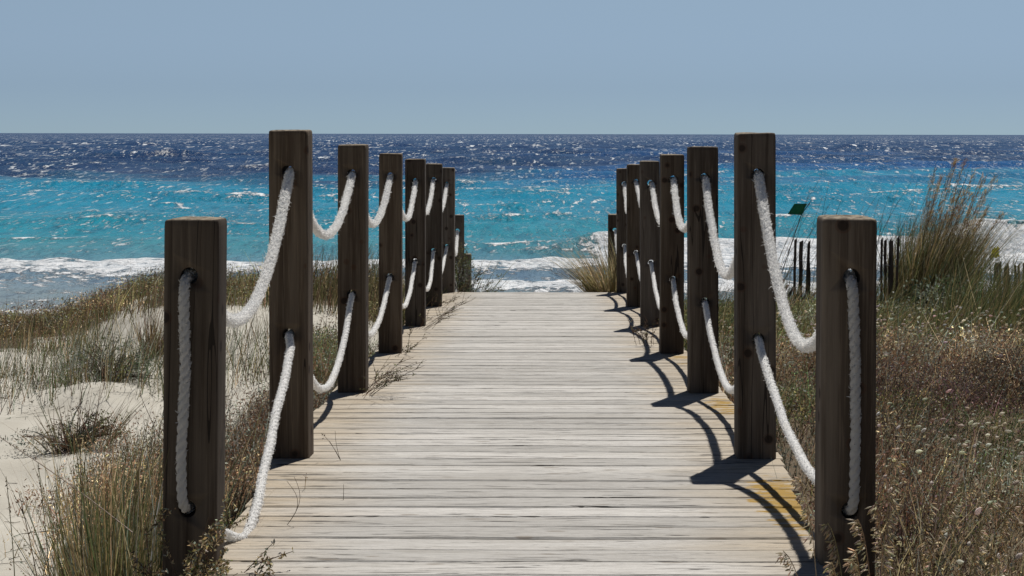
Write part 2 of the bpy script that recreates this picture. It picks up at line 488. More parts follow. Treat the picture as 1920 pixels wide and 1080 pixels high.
    for i in range(420):
        d0 = math.exp(r.uniform(math.log(62), math.log(900)))
        x0 = r.uniform(-.36, .36) * d0
        wx = r.uniform(.3, 1.3) * (1 + d0 / 160); wd = r.uniform(.3, .7) * (1 + d0 / 90)
        j0, j1 = np.searchsorted(d, [d0 - 3 * wd, d0 + 3 * wd])
        if j1 <= j0: continue
        sl = slice(j0, j1)
        q = np.exp(-((X[sl] - x0) / wx) ** 2 - ((D[sl] - d0) / wd) ** 2)
        foam[sl] = np.maximum(foam[sl], q * r.uniform(.38, .6)); h[sl] += q * .10 * min(3, 1 + d0 / 120)
    # --- colour of the water over sand and over weed beds
    stops = np.array([27, 36, 42, 47, 52, 60, 75, 100, 30000.])
    cols = np.array([lin(140, 142, 134), lin(134, 150, 152), lin(116, 144, 160), lin(96, 146, 158), lin(62, 146, 156), lin(36, 146, 162), lin(16, 146, 172), lin(6, 146, 178), lin(6, 140, 178)])
    c = np.stack([np.interp(D, stops, cols[:, j]) for j in range(3)], -1)
    xr = X / D
    edge = np.interp(xr, [-.35, -.12, -.06, .02, .1, .3], [121, 120, 124, 150, 190, 205])
    wv = (fbm(X / 18, lx * 9, 51, 4) - .5)
    navy = np.array(lin(14, 52, 94)); blue = np.array(lin(6, 86, 146)); far = np.array(lin(40, 60, 98))
    kb = sst(np.log(D / edge) + wv * .35, -.32, -.05) * sst(xr, -.06, .04)
    c = c * (1 - kb[..., None]) + blue * kb[..., None]
    kn = sst(np.log(D / edge) + wv * .34, -.09, .13)
    nv = navy + (far - navy) * sst(D, 600, 6000)[..., None]  # greyer towards the horizon: far glitter and haze painted into the tint
    c = c * (1 - kn[..., None]) + nv * kn[..., None]
    pat = sst(fbm(X / 40, lx * 14, 57, 3), .56, .66) * sst(D, 110, 130) * (1 - sst(D, 330, 500)) * (.35 + .5 * sst(xr, -.05, .1))
    c = c * (1 - .55 * pat[..., None]) + blue * .55 * pat[..., None]
    c *= np.array([.85, .84, .86])
    V = np.stack([X, D, h], -1).reshape(-1, 3)
    o = make_mesh('sea', V, grid(t, d), M_SEA, smooth=True, attrs={'tint': c.reshape(-1, 3), 'foam': np.clip(foam, 0, 1).ravel()})
    o['kind'] = 'structure'


# ------------------------------------------------------------------ boardwalk
def build_deck():
    V, Q, A = [], [], []
    r = np.random.default_rng(11)
    pitch = .155
    d = 16.2
    nseg = 26
    while d > 3.3:
        w = pitch - r.uniform(.008, .0155)
        d0 = d - pitch + r.uniform(-.001, .001); d1 = d0 + w
        dm = (d0 + d1) / 2
        L = -.962 if dm > 6.03 else -np.interp(dm, [4.0, 4.7, 5.9, 6.03], [.822, .86, .905, .91])
        R = .838 if dm > 6.08 else np.interp(dm, [4.2, 4.77, 6.04], [.70, .737, .827])
        L += r.normal(0, .006); R += r.normal(0, .005)
        xs = np.linspace(L, R, nseg)
        up = r.normal(0, .0012); tilt = r.normal(0, .004)
        e0 = d0 + (fbm(xs * 3, xs * 0 + d * 7, 1, 3) - .5) * .006
        e1 = d1 + (fbm(xs * 3, xs * 0 + d * 5, 2, 3) - .5) * .006
        zz = (fbm(xs * 2, xs * 0 + d * 3, 4, 2) - .5) * .004
        b = .005
        prof = [(e0, -.035), (e0, -b), (e0 + b, 0), (e1 - b, 0), (e1, -b), (e1, -.035)]
        base = sum(len(v) for v in V)
        ring = []
        for yy, dz in prof:
            z = deckz(yy) + dz + up + zz + tilt * (yy - dm)
            ring.append(np.stack([xs, yy, z], 1))
        ring = np.stack(ring, 1).reshape(-1, 3)     # seg-major, 6 per seg
        V.append(ring)
        for s in range(nseg - 1):
            for k in range(6):
                k2 = (k + 1) % 6
                Q.append((base + s * 6 + k, base + s * 6 + k2, base + s * 6 + 6 + k2, base + s * 6 + 6 + k))
        for s in (0, nseg - 1):
            a = base + s * 6
            Q.append((a, a + 1, a + 4, a + 5)); Q.append((a + 1, a + 2, a + 3, a + 4))
        A.append(np.full(len(ring), r.random()))
        d -= pitch
    V = np.concatenate(V)
    root = empty('boardwalk', (-.06, 3.4, float(deckz(3.4))), 'grey weathered plank boardwalk running between the roped posts down to the sea', 'boardwalk')
    off = np.array(root.location)
    me = make_mesh('decking', V - off, Q, M_DECK, root, attrs={'plank': np.concatenate(A)})
    # joists, following the slope
    for x in (-.68, -.06, .56):
        box('joist', [(x - .04, 3.4, deckz(3.4) - .16), (x + .04, 3.4, deckz(3.4) - .16), (x + .04, 16.15, deckz(16.15) - .16), (x - .04, 16.15, deckz(16.15) - .16)], .122, M_BEAM, root)
    # steps going down to the beach past the last boards
    for k in range(7):
        y = 16.25 + k * .62; z = deckz(16.2) - .16 * (k + 1)
        b = box('step', [(-.80, y, z - .05), (.66, y, z - .05), (.66, y + .6, z - .05), (-.80, y + .6, z - .05)], .05, M_DECK, root)
    return root


def box(name, quad, h, mat, parent=None):
    q = np.array(quad, float)
    V = np.concatenate([q, q + [0, 0, h]])
    if parent is not None: V = V - np.array(parent.location)
    Q = [(3, 2, 1, 0), (4, 5, 6, 7), (0, 1, 5, 4), (1, 2, 6, 5), (2, 3, 7, 6), (3, 0, 4, 7)]
    return make_mesh(name, V, Q, mat, parent)


# ------------------------------------------------------------------ posts
PW = .133


def build_post(cx, d, top, below, label, holes, lean=0., hole_dx=0., seed=0, yaw=0.):
    """front face at distance d, local origin on the deck"""
    r = np.random.default_rng(seed + 100)
    n = 36
    hw = PW / 2 * r.uniform(.97, 1.03)
    rad = .012
    pts = []
    for i in range(4):
        a0 = i * math.pi / 2
        cxx, cyy = [(1, 1), (-1, 1), (-1, -1), (1, -1)][i]
        for k in range(6):
            a = a0 + k / 5 * math.pi / 2
            pts.append((cxx * (hw - rad) + rad * math.cos(a), cyy * (hw - rad) + rad * math.sin(a)))
    pts = np.array(pts); m = len(pts)
    zs = list(np.linspace(-below, top - .02, 30)) + [top - .006, top - .002, top]
    ins = [0] * 30 + [.0008, .0025, .006]
    V, E = [], []
    for j, (z, i_) in enumerate(zip(zs, ins)):
        k = 1 - i_ / hw
        wob = (fbm(np.full(m, z * 1.3), np.arange(m) * .35, seed, 2) - .5) * .003
        p = pts * k + (pts / np.linalg.norm(pts, axis=1)[:, None]) * wob[:, None]
        zz = np.full(m, z)
        if j >= 30: zz = z + (fbm(p[:, 0] * 30, p[:, 1] * 30, seed + 3, 2) - .5) * .008 + p[:, 0] * r.normal(0, .01)
        V.append(np.stack([p[:, 0], p[:, 1], zz], 1)); E.append(np.full(m, 1. if j >= 32 else 0.))
    Q = []
    for j in range(len(zs) - 1):
        for k in range(m):
            Q.append((j * m + k, j * m + (k + 1) % m, (j + 1) * m + (k + 1) % m, (j + 1) * m + k))
    # end grain: rings towards the middle
    base = len(zs) - 1
    last = base * m
    nv = len(zs) * m
    for f in (.7, .4, .12):
        p = pts * (1 - .006 / hw) * f
        zz = top + (fbm(p[:, 0] * 30, p[:, 1] * 30, seed + 3, 2) - .5) * .008 + .0015
        V.append(np.stack([p[:, 0], p[:, 1], zz], 1)); E.append(np.full(m, 1.))
        for k in range(m):
            Q.append((last + k, last + (k + 1) % m, nv + (k + 1) % m, nv + k))
        last = nv; nv += m
    V.append(np.array([[0, 0, top], [0, 0, -below]])); E.append(np.array([1., 0]))
    tr = [(last + k, last + (k + 1) % m, nv) for k in range(m)] + [((k + 1) % m, k, nv + 1) for k in range(m)]
    o = make_mesh('rope_post', np.concatenate(V), Q, M_POST, None, True, {'endgrain': np.concatenate(E)}, tr)
    o.location = (cx, d + PW / 2, deckz(d) if d < 17 else 0)
    # rope holes cut right through
    if holes:
        hv, hq, ht = [], [], []
        for z in holes:
            b = len(hv)
            kk = 20
            for y in (-.2, .2):
                for i in range(kk):
                    a = 2 * math.pi * i / kk
                    hv.append((hole_dx + .0215 * math.cos(a), y, z + .0215 * math.sin(a)))
            c0 = len(hv); hv += [(hole_dx, -.2, z), (hole_dx, .2, z)]
            for i in range(kk):
                i2 = (i + 1) % kk
                hq.append((b + i, b + kk + i, b + kk + i2, b + i2))
                ht.append((b + i, b + i2, c0)); ht.append((b + kk + i2, b + kk + i, c0 + 1))
        cut = make_mesh('cutter', hv, hq, None, None, False, None, ht)
        cut.location = o.location
        md = o.modifiers.new('hole', 'BOOLEAN'); md.object = cut; md.operation = 'DIFFERENCE'; md.solver = 'EXACT'
        bpy.context.view_layer.update()
        dg = bpy.context.evaluated_depsgraph_get()
        me = bpy.data.meshes.new_from_object(o.evaluated_get(dg))
        o.modifiers.clear(); old = o.data; o.data = me; me.name = 'rope_post'
        bpy.data.meshes.remove(old)
        cm = cut.data; bpy.data.objects.remove(cut); bpy.data.meshes.remove(cm)
    o.rotation_euler = (0, lean, yaw)
    tag(o, label, 'post', 'square timber posts along the boardwalk')
    return o


CL, CR = -.880, .7465
DS = [4.37, 6.1, 8.1, 10.1, 12.1, 14.1, 16.1, 18.1, 20.1]
#            top drop below the eye
TOPS_L = [.214, -.011, .0515, .1149, .1771, .2427, .3130, .84, 1.38]
TOPS_R = [.209, -.004, .059, .118, .188, .244, .318, .83]
HOLE_L = [(.141, .721), (.143, .709), (.135, .69), (.13, .71), (.152, .705), (.13, .70), (.152, .722), (.16, .70), None]
HOLE_R = [(.146, .727), (.144, .715), (.142, .716), (.142, .72), (.15, .70), (.14, .71), (.14, .71), (.16, .70)]
ORD = ['nearest', 'second', 'third', 'fourth', 'fifth', 'sixth', 'seventh', 'eighth', 'ninth']
LAB_L = ['short brown timber post nearest on the left, white rope running down its face',
         'tall knotty timber post on the left, just behind the short nearest one',
         'third timber post from the camera on the left, weed at its foot',
         'fourth timber post from the camera on the left, long crack down its front',
         'fifth timber post from the camera in the left row',
         'sixth timber post from the camera in the left row',
         'seventh timber post in the left row, tall, standing at the end of the boards',
         'short timber post past the boards end on the left, white rope hooked on it',
         'low reddish brown post stump behind the green shrub ending the left row']
LAB_R = ['short brown timber post nearest on the right, dry wild oats crossing its foot',
         'tall cracked timber post on the right with the largest pointed shadow before it',
         'third timber post from the camera on the right, frayed tuft at its top hole',
         'fourth timber post from the camera in the right row',
         'fifth timber post from the camera in the right row',
         'sixth timber post from the camera in the right row',
         'seventh timber post in the right row, tall, beside the straw tussock',
         'short timber post past the end of the boards on the right, behind the straw tussock']


def build_posts():
    for side, c, tops, holes, labs in (('L', CL, TOPS_L, HOLE_L, LAB_L), ('R', CR, TOPS_R, HOLE_R, LAB_R)):
        for i, td in enumerate(tops):
            d = DS[i]
            zb = deckz(d) if d < 17 else 0
            top = HW - td - zb
            hs = [top - x for x in holes[i]] if holes[i] else []
            lean = {('L', 0): .006, ('L', 1): -.005, ('R', 0): .005, ('R', 1): -.003}.get((side, i), rng.normal(0, .003))
            build_post(c + (.016 if (side == 'R' and i == 0) else 0), d, top, .75 if d < 17 else -.4, labs[i], hs, lean,
                       0.004 if side == 'R' else (-.004 if i == 0 else 0), i + (20 if side == 'R' else 0), rng.normal(0, .02))


# ------------------------------------------------------------------ ropes
RR = .0150


def rope_mesh(name, P, label, mat, near_len=1.0):
    """P dense centre line; three-strand twisted tube + frayed fibres"""
    P = np.asarray(P)
    seg = np.linalg.norm(np.diff(P, axis=0), axis=1); s = np.concatenate([[0], np.cumsum(seg)])
    # spacing grows with distance
    ss = [0.]
    while ss[-1] < s[-1]:
        dd = np.interp(ss[-1], s, P[:, 1])
        ss.append(ss[-1] + (.0045 if dd < 8 else .008))
    ss = np.array(ss)
    C = np.stack([np.interp(ss, s, P[:, k]) for k in range(3)], 1)
    # light irregular wander
    C[:, 0] += (fbm(ss * 5, ss * 0, 3, 2) - .5) * .008
    C[:, 2] += (fbm(ss * 6, ss * 0 + 4, 6, 2) - .5) * .005
    Tn = np.gradient(C, axis=0); Tn /= np.linalg.norm(Tn, axis=1)[:, None]
    N = np.array([1., 0, 0]) - Tn * Tn[:, :1]; N /= np.linalg.norm(N, axis=1)[:, None]
    B = np.cross(Tn, N)
    m = 18
    th = np.linspace(0, 2 * np.pi, m, endpoint=False)
    ph = 2 * np.pi * ss / .074
    TH = th[None, :]
    lob = np.abs(np.cos(1.5 * (TH - ph[:, None])))
    iy = np.argmin(C[:, 1]); RS = np.where(C[:, 1] < DS[0] + .02, .0122, np.where(np.arange(len(ss)) < iy, .0132, .0122))
    RS = np.convolve(np.pad(RS, 9, mode='edge'), np.ones(19) / 19, 'valid')
    r = RS[:, None] * (.70 + .42 * lob ** .8) * (1 + .10 * (fbm(ss[:, None] * 90 + TH * 0, np.cos(TH) * 2 + np.sin(TH) * 3 + ss[:, None] * 20, 7, 2) - .5) * 2)
    r = r * (1 + .10 * (fbm(ss * 3, ss * 0 + 8, 9, 2) - .5))[:, None]
    V = C[:, None, :] + r[..., None] * (np.cos(TH)[..., None] * N[:, None, :] + np.sin(TH)[..., None] * B[:, None, :])
    k = len(ss)
    i = np.arange(m); j = np.arange(k - 1)
    a = j[:, None] * m + i[None, :]; b = j[:, None] * m + ((i + 1) % m)[None, :]
    Q = np.stack([a, b, b + m, a + m], -1).reshape(-1, 4)
    gshade = np.repeat(np.where(C[:, 1] < DS[0] + .03, 1., 0.), m)      # dirt and post shade painted in grey against the end posts
    root = make_mesh(name, V.reshape(-1, 3), Q, mat, None, True, {'grime_shade': gshade})
    tag(root, label, 'rope')
    # frayed fibres standing off the strands
    rr = np.random.default_rng(len(ss))
    up_ = np.arange(k) < iy
    front = C[:, 1] < DS[0] + .02
    dens = np.where(up_, 1., .5) * np.where(C[:, 1] < 7, 70, np.where(C[:, 1] < 11, 44, 22)) * np.where(front, .35, 1.) * (.5 + fbm(ss * 2.2, ss * 0, 5, 2))
    cnt = rr.poisson(dens * np.gradient(ss) / .0045 * .5)
    idx = np.repeat(np.arange(k), cnt)
    n = len(idx)
    t2 = rr.uniform(0, 2 * np.pi, n)
    dirn = np.cos(t2)[:, None] * N[idx] + np.sin(t2)[:, None] * B[idx]
    side = np.cross(dirn, Tn[idx])
    tang = Tn[idx] * rr.normal(-.35, .7, n)[:, None] + side * rr.normal(0, .7, n)[:, None]
    ln = rr.uniform(.0025, .0065, n) * np.where(up_[idx], 1.35, .85) * np.where(front[idx], .55, 1) * (1 + (rr.random(n) < .06) * .8)
    base = C[idx] + dirn * (RS[idx] * .82)[:, None]
    tip = base + dirn * (ln * .8 + .002)[:, None] + tang * ln[:, None]
    midp = (base + tip) / 2 + dirn * ln[:, None] * .3
    wv = np.cross(tip - base, rr.normal(0, 1, (n, 3))); wv /= np.linalg.norm(wv, axis=1)[:, None] + 1e-9
    w = (np.where(C[idx, 1] < 8, .0009, .0014) * rr.uniform(.7, 1.4, n))[:, None] * wv
    VV = np.stack([base - w, base + w, midp + w * .9, midp - w * .9, tip], 1).reshape(-1, 3)
    o5 = np.arange(n)[:, None] * 5
    make_mesh('frayed_fibres', VV, (o5 + np.array([0, 1, 2, 3])), mat, root, False, {'grime_shade': np.repeat(np.where(C[idx, 1] < DS[0] + .03, 1., 0.), 5)}, (o5 + np.array([3, 2, 4])))
    return root


def span(pa, pb, S, n=60, sway=0., skew=0.):
    t = np.linspace(0, 1, n)[:, None]
    tt = t ** (1 + skew)
    P = pa * (1 - t) + pb * t
    P[:, 2] -= (4 * S * (tt * (1 - tt)))[:, 0]
    P[:, 0] += sway * np.sin(np.pi * t[:, 0])
    return P


def smooth_line(P, it=4, step=.012):
    seg = np.linalg.norm(np.diff(P, axis=0), axis=1); s = np.concatenate([[0], np.cumsum(seg)])
    ss = np.arange(0, s[-1], step)
    C = np.stack([np.interp(ss, s, P[:, k]) for k in range(3)], 1)
    for _ in range(it):
        C[1:-1] = (C[:-2] + C[1:-1] * 2 + C[2:]) / 4
    return C


def build_ropes():
    for side, c, tops, holes in (('L', CL, TOPS_L, HOLE_L), ('R', CR, TOPS_R, HOLE_R)):
        hdx = .004 if side == 'R' else 0
        if side == 'L':
            SU = [.285, .25, .255, .25, .24, .25, .42]; SLo = [.35, .31, .26, .24, .25, .24, .3]
        else:
            SU = [.36, .40, .26, .27, .25, .26, .42]; SLo = [.10, .29, .24, .25, .24, .25, .3]

        def hp(i, k, front):
            x = c + hdx + (-.008 if (side == 'L' and i == 0) else .016 if (side == 'R' and i == 0) else 0)
            return np.array([x, DS[i] + (0 if front else PW), HW - tops[i] - holes[i][k] - .004])
        up = []
        for i in range(7, 0, -1):
            a, b = hp(i, 0, True), hp(i - 1, 0, False)
            sw = rng.normal(0, .012)
            if side == 'R' and i == 2: sw = .0
            up.append(span(a, b, SU[i - 1], sway=sw))
        # down the face of the nearest post
        x0 = up[-1][-1][0]
        f = DS[0]
        zt = hp(0, 0, True)[2]; zl = hp(0, 1, True)[2]
        xs = [0, .0, .001, .003, -.001, -.005, -.008, -.006, .0] if side == 'L' else [0, .002, .005, .009, .008, .010, .009, .006, .0]
        yo = [0, .015, .0165, .017, .018, .019, .018, .015, 0]
        zz = np.linspace(zt, zl, 9); zz[1] = zt - .02; zz[-2] = zl + .02
        down = np.array([[x0 + xs[k], f - yo[k], zz[k]] for k in range(9)])
        lo = []
        for i in range(1, 8):
            a, b = hp(i - 1, 1, False), hp(i, 1, True)
            if i == 1 and side == 'L':
                pts = [a, at(405, 992, 4.60), at(432, 1006, 4.66), at(456, 1014, 4.72), at(467, 1003, 4.80), at(481, 955, 4.96), at(494, 900, 5.15), at(514, 800, 5.47), at(533, 715, 5.78), at(546, 652, 6.02), b]
                lo.append(np.array(pts))
            else:
                lo.append(span(a, b, SLo[i - 1], sway=rng.normal(0, .012)))
        P = smooth_line(np.concatenate(up + [down] + lo), 5)
        lab = ('fuzzy white twisted rope looping from post to post along the left of the boardwalk' if side == 'L'
               else 'fuzzy white twisted rope looping from post to post along the right of the boardwalk')
        ro = rope_mesh('rope', P, lab, M_ROPE)
        if side == 'R':
            q = np.random.default_rng(77); n = 900
            c0 = hp(2, 0, True) + np.array([.002, -.024, -.03])
            u = q.normal(0, 1, (n, 3)); u /= np.linalg.norm(u, axis=1)[:, None]
            b = c0 + u * q.uniform(.2, 1, n)[:, None] * np.array([.013, .012, .019]); tp = b + u * q.uniform(.006, .016, n)[:, None] + [0, 0, -.003]
            wv = np.cross(u, q.normal(0, 1, (n, 3))); wv *= .0013 / (np.linalg.norm(wv, axis=1)[:, None] + 1e-9)
            make_mesh('frayed_tuft', np.stack([b - wv, b + wv, tp], 1).reshape(-1, 3), None, M_ROPE, ro, False, None, np.arange(n * 3).reshape(n, 3))



# ------------------------------------------------------------------ vegetation toolkit
class Veg:
    def __init__(s, seed):
        s.r = np.random.default_rng(seed); s.V = []; s.Q = []; s.C = []; s.n = 0

    def add(s, V, Q, C):
        s.V.append(V.reshape(-1, 3)); s.Q.append(Q.reshape(-1, 4) + s.n); s.C.append(C.reshape(-1, 3)); s.n += len(s.V[-1])

    def blades(s, P, H, W, lean, curv, col, seg=3, droop=0.):
        """tapered strips; P (n,3), H (n), W (n), lean/curv (n,2) in units of H"""
        n = len(P)
        t = np.linspace(0, 1, seg + 1)
        L = lean[:, None, :] * t[None, :, None] + curv[:, None, :] * (t ** 2)[None, :, None]
        pos = np.zeros((n, seg + 1, 3))
        pos[..., :2] = P[:, None, :2] + L * H[:, None, None]
        dr = np.broadcast_to(np.asarray(droop, float), (n,))
        pos[..., 2] = P[:, None, 2] + H[:, None] * (t[None, :] - dr[:, None] * t[None, :] ** 3)
        a = s.r.uniform(0, 2 * np.pi, n)
        w = (W[:, None] * (1 - t[None, :] ** 1.6 * .88) / 2)[..., None]
        sd = np.stack([np.cos(a), np.sin(a), 0 * a], 1)[:, None, :]
        V = np.stack([pos - sd * w, pos + sd * w], 2)      # n, seg+1, 2, 3
        b = np.arange(n)[:, None] * (seg + 1) * 2 + np.arange(seg)[None, :] * 2
        Q = np.stack([b, b + 1, b + 3, b + 2], -1)
        s.add(V, Q, np.repeat(col[:, None, :], (seg + 1) * 2, 1))
        return pos

    def leaves(s, C, L, W, col, up=None):
        n = len(C)
        a = s.r.normal(0, 1, (n, 3))
        if up is not None: a = a + up
        a /= np.linalg.norm(a, axis=1)[:, None]
        b = np.cross(a, s.r.normal(0, 1, (n, 3))); b /= np.linalg.norm(b, axis=1)[:, None] + 1e-9
        V = np.stack([C - a * L[:, None] / 2, C + b * W[:, None] / 2, C + a * L[:, None] / 2, C - b * W[:, None] / 2], 1)
        s.add(V, np.arange(n * 4).reshape(n, 4), np.repeat(col[:, None, :], 4, 1))

    def tubes(s, P, R0, R1, col):
        """P (n,k,3) centre lines, three sided"""
        n, k, _ = P.shape
        T = np.gradient(P, axis=1); T /= np.linalg.norm(T, axis=2)[..., None] + 1e-9
        N = np.cross(T, np.array([.3, 1., .2])); N /= np.linalg.norm(N, axis=2)[..., None] + 1e-9
        B = np.cross(T, N)
        t = np.linspace(0, 1, k)
        R = (np.asarray(R0)[:, None] * (1 - t) + np.asarray(R1)[:, None] * t)[..., None]
        V = np.stack([P + R * (math.cos(q) * N + math.sin(q) * B) for q in (0, 2.094, 4.189)], 2)
        base = np.arange(n)[:, None] * k * 3 + np.arange(k - 1)[None, :] * 3
        Q = np.stack([np.stack([base + i, base + (i + 1) % 3, base + 3 + (i + 1) % 3, base + 3 + i], -1) for i in range(3)], 2)
        s.add(V, Q, np.repeat(col[:, None, :], k * 3, 1))

    def spindles(s, C, A, L, W, col, m=6):
        """furry seed heads: C base (n,3), A axis (n,3)"""
        n = len(C)
        A = A / np.linalg.norm(A, axis=1)[:, None]
        N = np.cross(A, np.array([.31, .2, .9])); N /= np.linalg.norm(N, axis=1)[:, None]; B = np.cross(A, N)
        ts = np.array([0, .2, .5, .8, 1.]); rs = np.array([.25, .85, 1., .6, .1])
        V = []
        for t, q in zip(ts, rs):
            for i in range(m):
                a = 2 * np.pi * i / m
                rad = (W / 2 * q * s.r.uniform(.8, 1.2, n))[:, None]
                V.append(C + A * (L * t)[:, None] + rad * (math.cos(a) * N + math.sin(a) * B))
        V = np.stack(V, 1)
        fs = []
        for j in range(4):
            for i in range(m):
                fs.append((j * m + i, j * m + (i + 1) % m, (j + 1) * m + (i + 1) % m, (j + 1) * m + i))
        Q = np.arange(n)[:, None, None] * (5 * m) + np.array(fs)[None]
        s.add(V, Q, np.repeat(col[:, None, :], 5 * m, 1))

    def build(s, name, parent=None, origin=None):
        V = np.concatenate(s.V)
        if origin is not None: V = V - np.asarray(origin)
        o = make_mesh(name, V, np.concatenate(s.Q), M_VEG, parent, False, {'tint': np.concatenate(s.C)})
        if origin is not None and parent is None: o.location = origin
        return o


PAL = {
    'rust': np.array([.120, .066, .040]), 'brown': np.array([.085, .055, .034]), 'dark': np.array([.045, .034, .026]),
    'straw': np.array([.36, .285, .165]), 'gold': np.array([.21, .155, .070]), 'olive': np.array([.105, .105, .042]),
    'green': np.array([.060, .085, .036]), 'grey': np.array([.150, .165, .135]), 'silver': np.array([.33, .36, .31]),
    'pale': np.array([.50, .43, .32]), 'white': np.array([.72, .67, .56]), 'deep': np.array([.022, .036, .020]), 'purple': np.array([.072, .045, .046]),
}


def tint(r, names, probs, n, var=.3):
    P = np.array([PAL[k] * (1 if k in ('white', 'pale', 'silver', 'deep') else 1.4) for k in names])
    i = r.choice(len(names), n, p=np.array(probs) / sum(probs))
    return P[i] * np.exp(r.normal(0, var, (n, 1))) * np.exp(r.normal(0, .06, (n, 3)))


def mixpal(r, X, D, pals, var=.32, ns=0, bands=None):
    """patchwise palette: noise (and the zones of the dune) decide which plant mix grows where"""
    n = len(X)
    f = fbm(X * .8, D * .55, 60 + ns, 3)
    f = np.clip((f - .22) / .56, 0, .999)
    if bands is not None:
        z = D * (1 + .22 * (fbm(X * .55, D * .35, 90 + ns, 3) - .5) * 2)
        f2 = np.interp(z, bands[0], bands[1])
        f = np.where(fbm(X * 1.1, D * .8, 95 + ns, 3) > .62, f, f2)
    f = np.clip(f + r.normal(0, .02, n), 0, .999)
    k = (f * len(pals)).astype(int)
    out = np.zeros((n, 3))
    for j, (names, pr) in enumerate(pals):
        m = k == j
        if m.any(): out[m] = tint(r, names, pr, m.sum(), var)
    return out


def scrub(name, X, D, hmax, pals, label, seed, leaves=22, size=(.010, .020), stemfrac=2, ns=0, bands=None, gain=1.5):
    v = Veg(seed); r = v.r
    n = len(X)
    # most of the scrub grows as low cushions of one kind with gaps between them
    nd = max(20, n // 42)
    dome = r.integers(0, n, nd); dx_, dd_ = X[dome], D[dome]; dr_ = r.uniform(.10, .30, nd) * np.interp(dd_, [4, 14], [.8, 1.25])
    w_ = dr_ ** 1.5; pick = r.choice(nd, n, p=w_ / w_.sum()); inn = r.random(n) < .72
    q_ = np.sqrt(r.random(n)); a_ = r.uniform(0, 2 * np.pi, n)
    X = np.where(inn, dx_[pick] + q_ * dr_[pick] * np.cos(a_), X); D = np.where(inn, dd_[pick] + q_ * dr_[pick] * np.sin(a_), D)
    X = np.where(X > 0, np.maximum(X, .87), np.minimum(X, -.97))
    Z = gz(X, D)
    Hd = r.uniform(.5, 1.35, nd)
    H = hmax * (.15 + 1.6 * fbm(X * 1.7, D * 1.3, 71 + ns, 3) ** 1.3)
    H = np.where(inn, hmax * Hd[pick] * np.sqrt(np.clip(1.06 - q_ ** 2, .06, 1)), H * .7)
    cx_ = np.where(inn, dx_[pick], X); cd_ = np.where(inn, dd_[pick], D)
    jit = np.exp(r.normal(0, .4, nd))
    cd_ = cd_ + np.where(inn, r.normal(0, .45, nd)[pick], 0)
    c = np.where(inn, jit[pick], .6)[:, None] * mixpal(r, cx_, cd_, pals, .2, ns, bands) * gain * (.18 + 1.55 * fbm(X * 1.8, D * 1.4, 97 + ns, 3))[:, None]
    idx = np.repeat(np.arange(n), leaves)
    m = len(idx)
    u = r.random(m) ** .5
    px = X[idx] + r.normal(0, .055, m); py = D[idx] + r.normal(0, .055, m)
    pz = Z[idx] + H[idx] * u
    near = np.interp(D[idx], [4, 12, 18], [.85, 1.25, 1.7])
    col = c[idx] * np.exp(r.normal(0, .38, (m, 1)))
    # paler dry tips here and there
    tipm = r.random(m) < .05
    col[tipm] = tint(r, ['straw', 'grey', 'pale'], [3, 3, 1], tipm.sum(), .3)
    v.leaves(np.stack([px, py, pz], 1), r.uniform(*size, m) * near, r.uniform(.0035, .0065, m) * near, col, np.array([.15, 0, .5]))
    # twigs and blades
    idx = np.repeat(np.arange(n), stemfrac); m = len(idx)
    P = np.stack([X[idx] + r.normal(0, .05, m), D[idx] + r.normal(0, .05, m), Z[idx] - .01], 1)
    hh = H[idx] * r.uniform(.7, 1.5, m)
    cc = tint(r, ['brown', 'straw', 'olive', 'grey'], [3, 2, 2, 2], m, .35)
    own = r.random(m) < .85; cc[own] = c[idx][own] * np.exp(r.normal(.1, .3, (own.sum(), 1)))
    v.blades(P, hh, np.interp(D[idx], [4, 18], [.0030, .0055]) * r.uniform(.7, 1.4, m), r.normal(0, .28, (m, 2)) + [.08, 0], r.normal(0, .2, (m, 2)) + [.12, 0], cc, 3)
    o = v.build(name)
    tag(o, label, 'ground cover', None, 'stuff')
    return o


def wedge(r, n, d0, d1, xlo, xhi, p=1.0):
    D = d0 + (d1 - d0) * r.random(n) ** p
    lo = xlo(D); hi = xhi(D)
    X = lo + (hi - lo) * r.random(n)
    return X, D


def clump(v, x, d, n, H, W, spread, lean, splay, cols, probs, z=None, seg=4, var=.3, curv=(0.12, 0), droop=0.):
    r = v.r
    a = r.uniform(0, 2 * np.pi, n); q = spread * np.sqrt(r.random(n))
    P = np.stack([x + q * np.cos(a), d + q * np.sin(a), np.zeros(n)], 1)
    P[:, 2] = gz(P[:, 0], P[:, 1]) - .02 if z is None else z
    h = H * r.uniform(.45, 1.1, n)
    out = np.stack([np.cos(a), np.sin(a)], 1) * (splay * q / max(spread, 1e-3) * r.uniform(.4, 1.3, n))[:, None]
    ln = out + np.array(lean) + r.normal(0, .06, (n, 2))
    cv = np.array(curv) + r.normal(0, .12, (n, 2)) + out * .4
    return v.blades(P, h, W * r.uniform(.7, 1.4, n), ln, cv, tint(r, cols, probs, n, var), seg, droop)


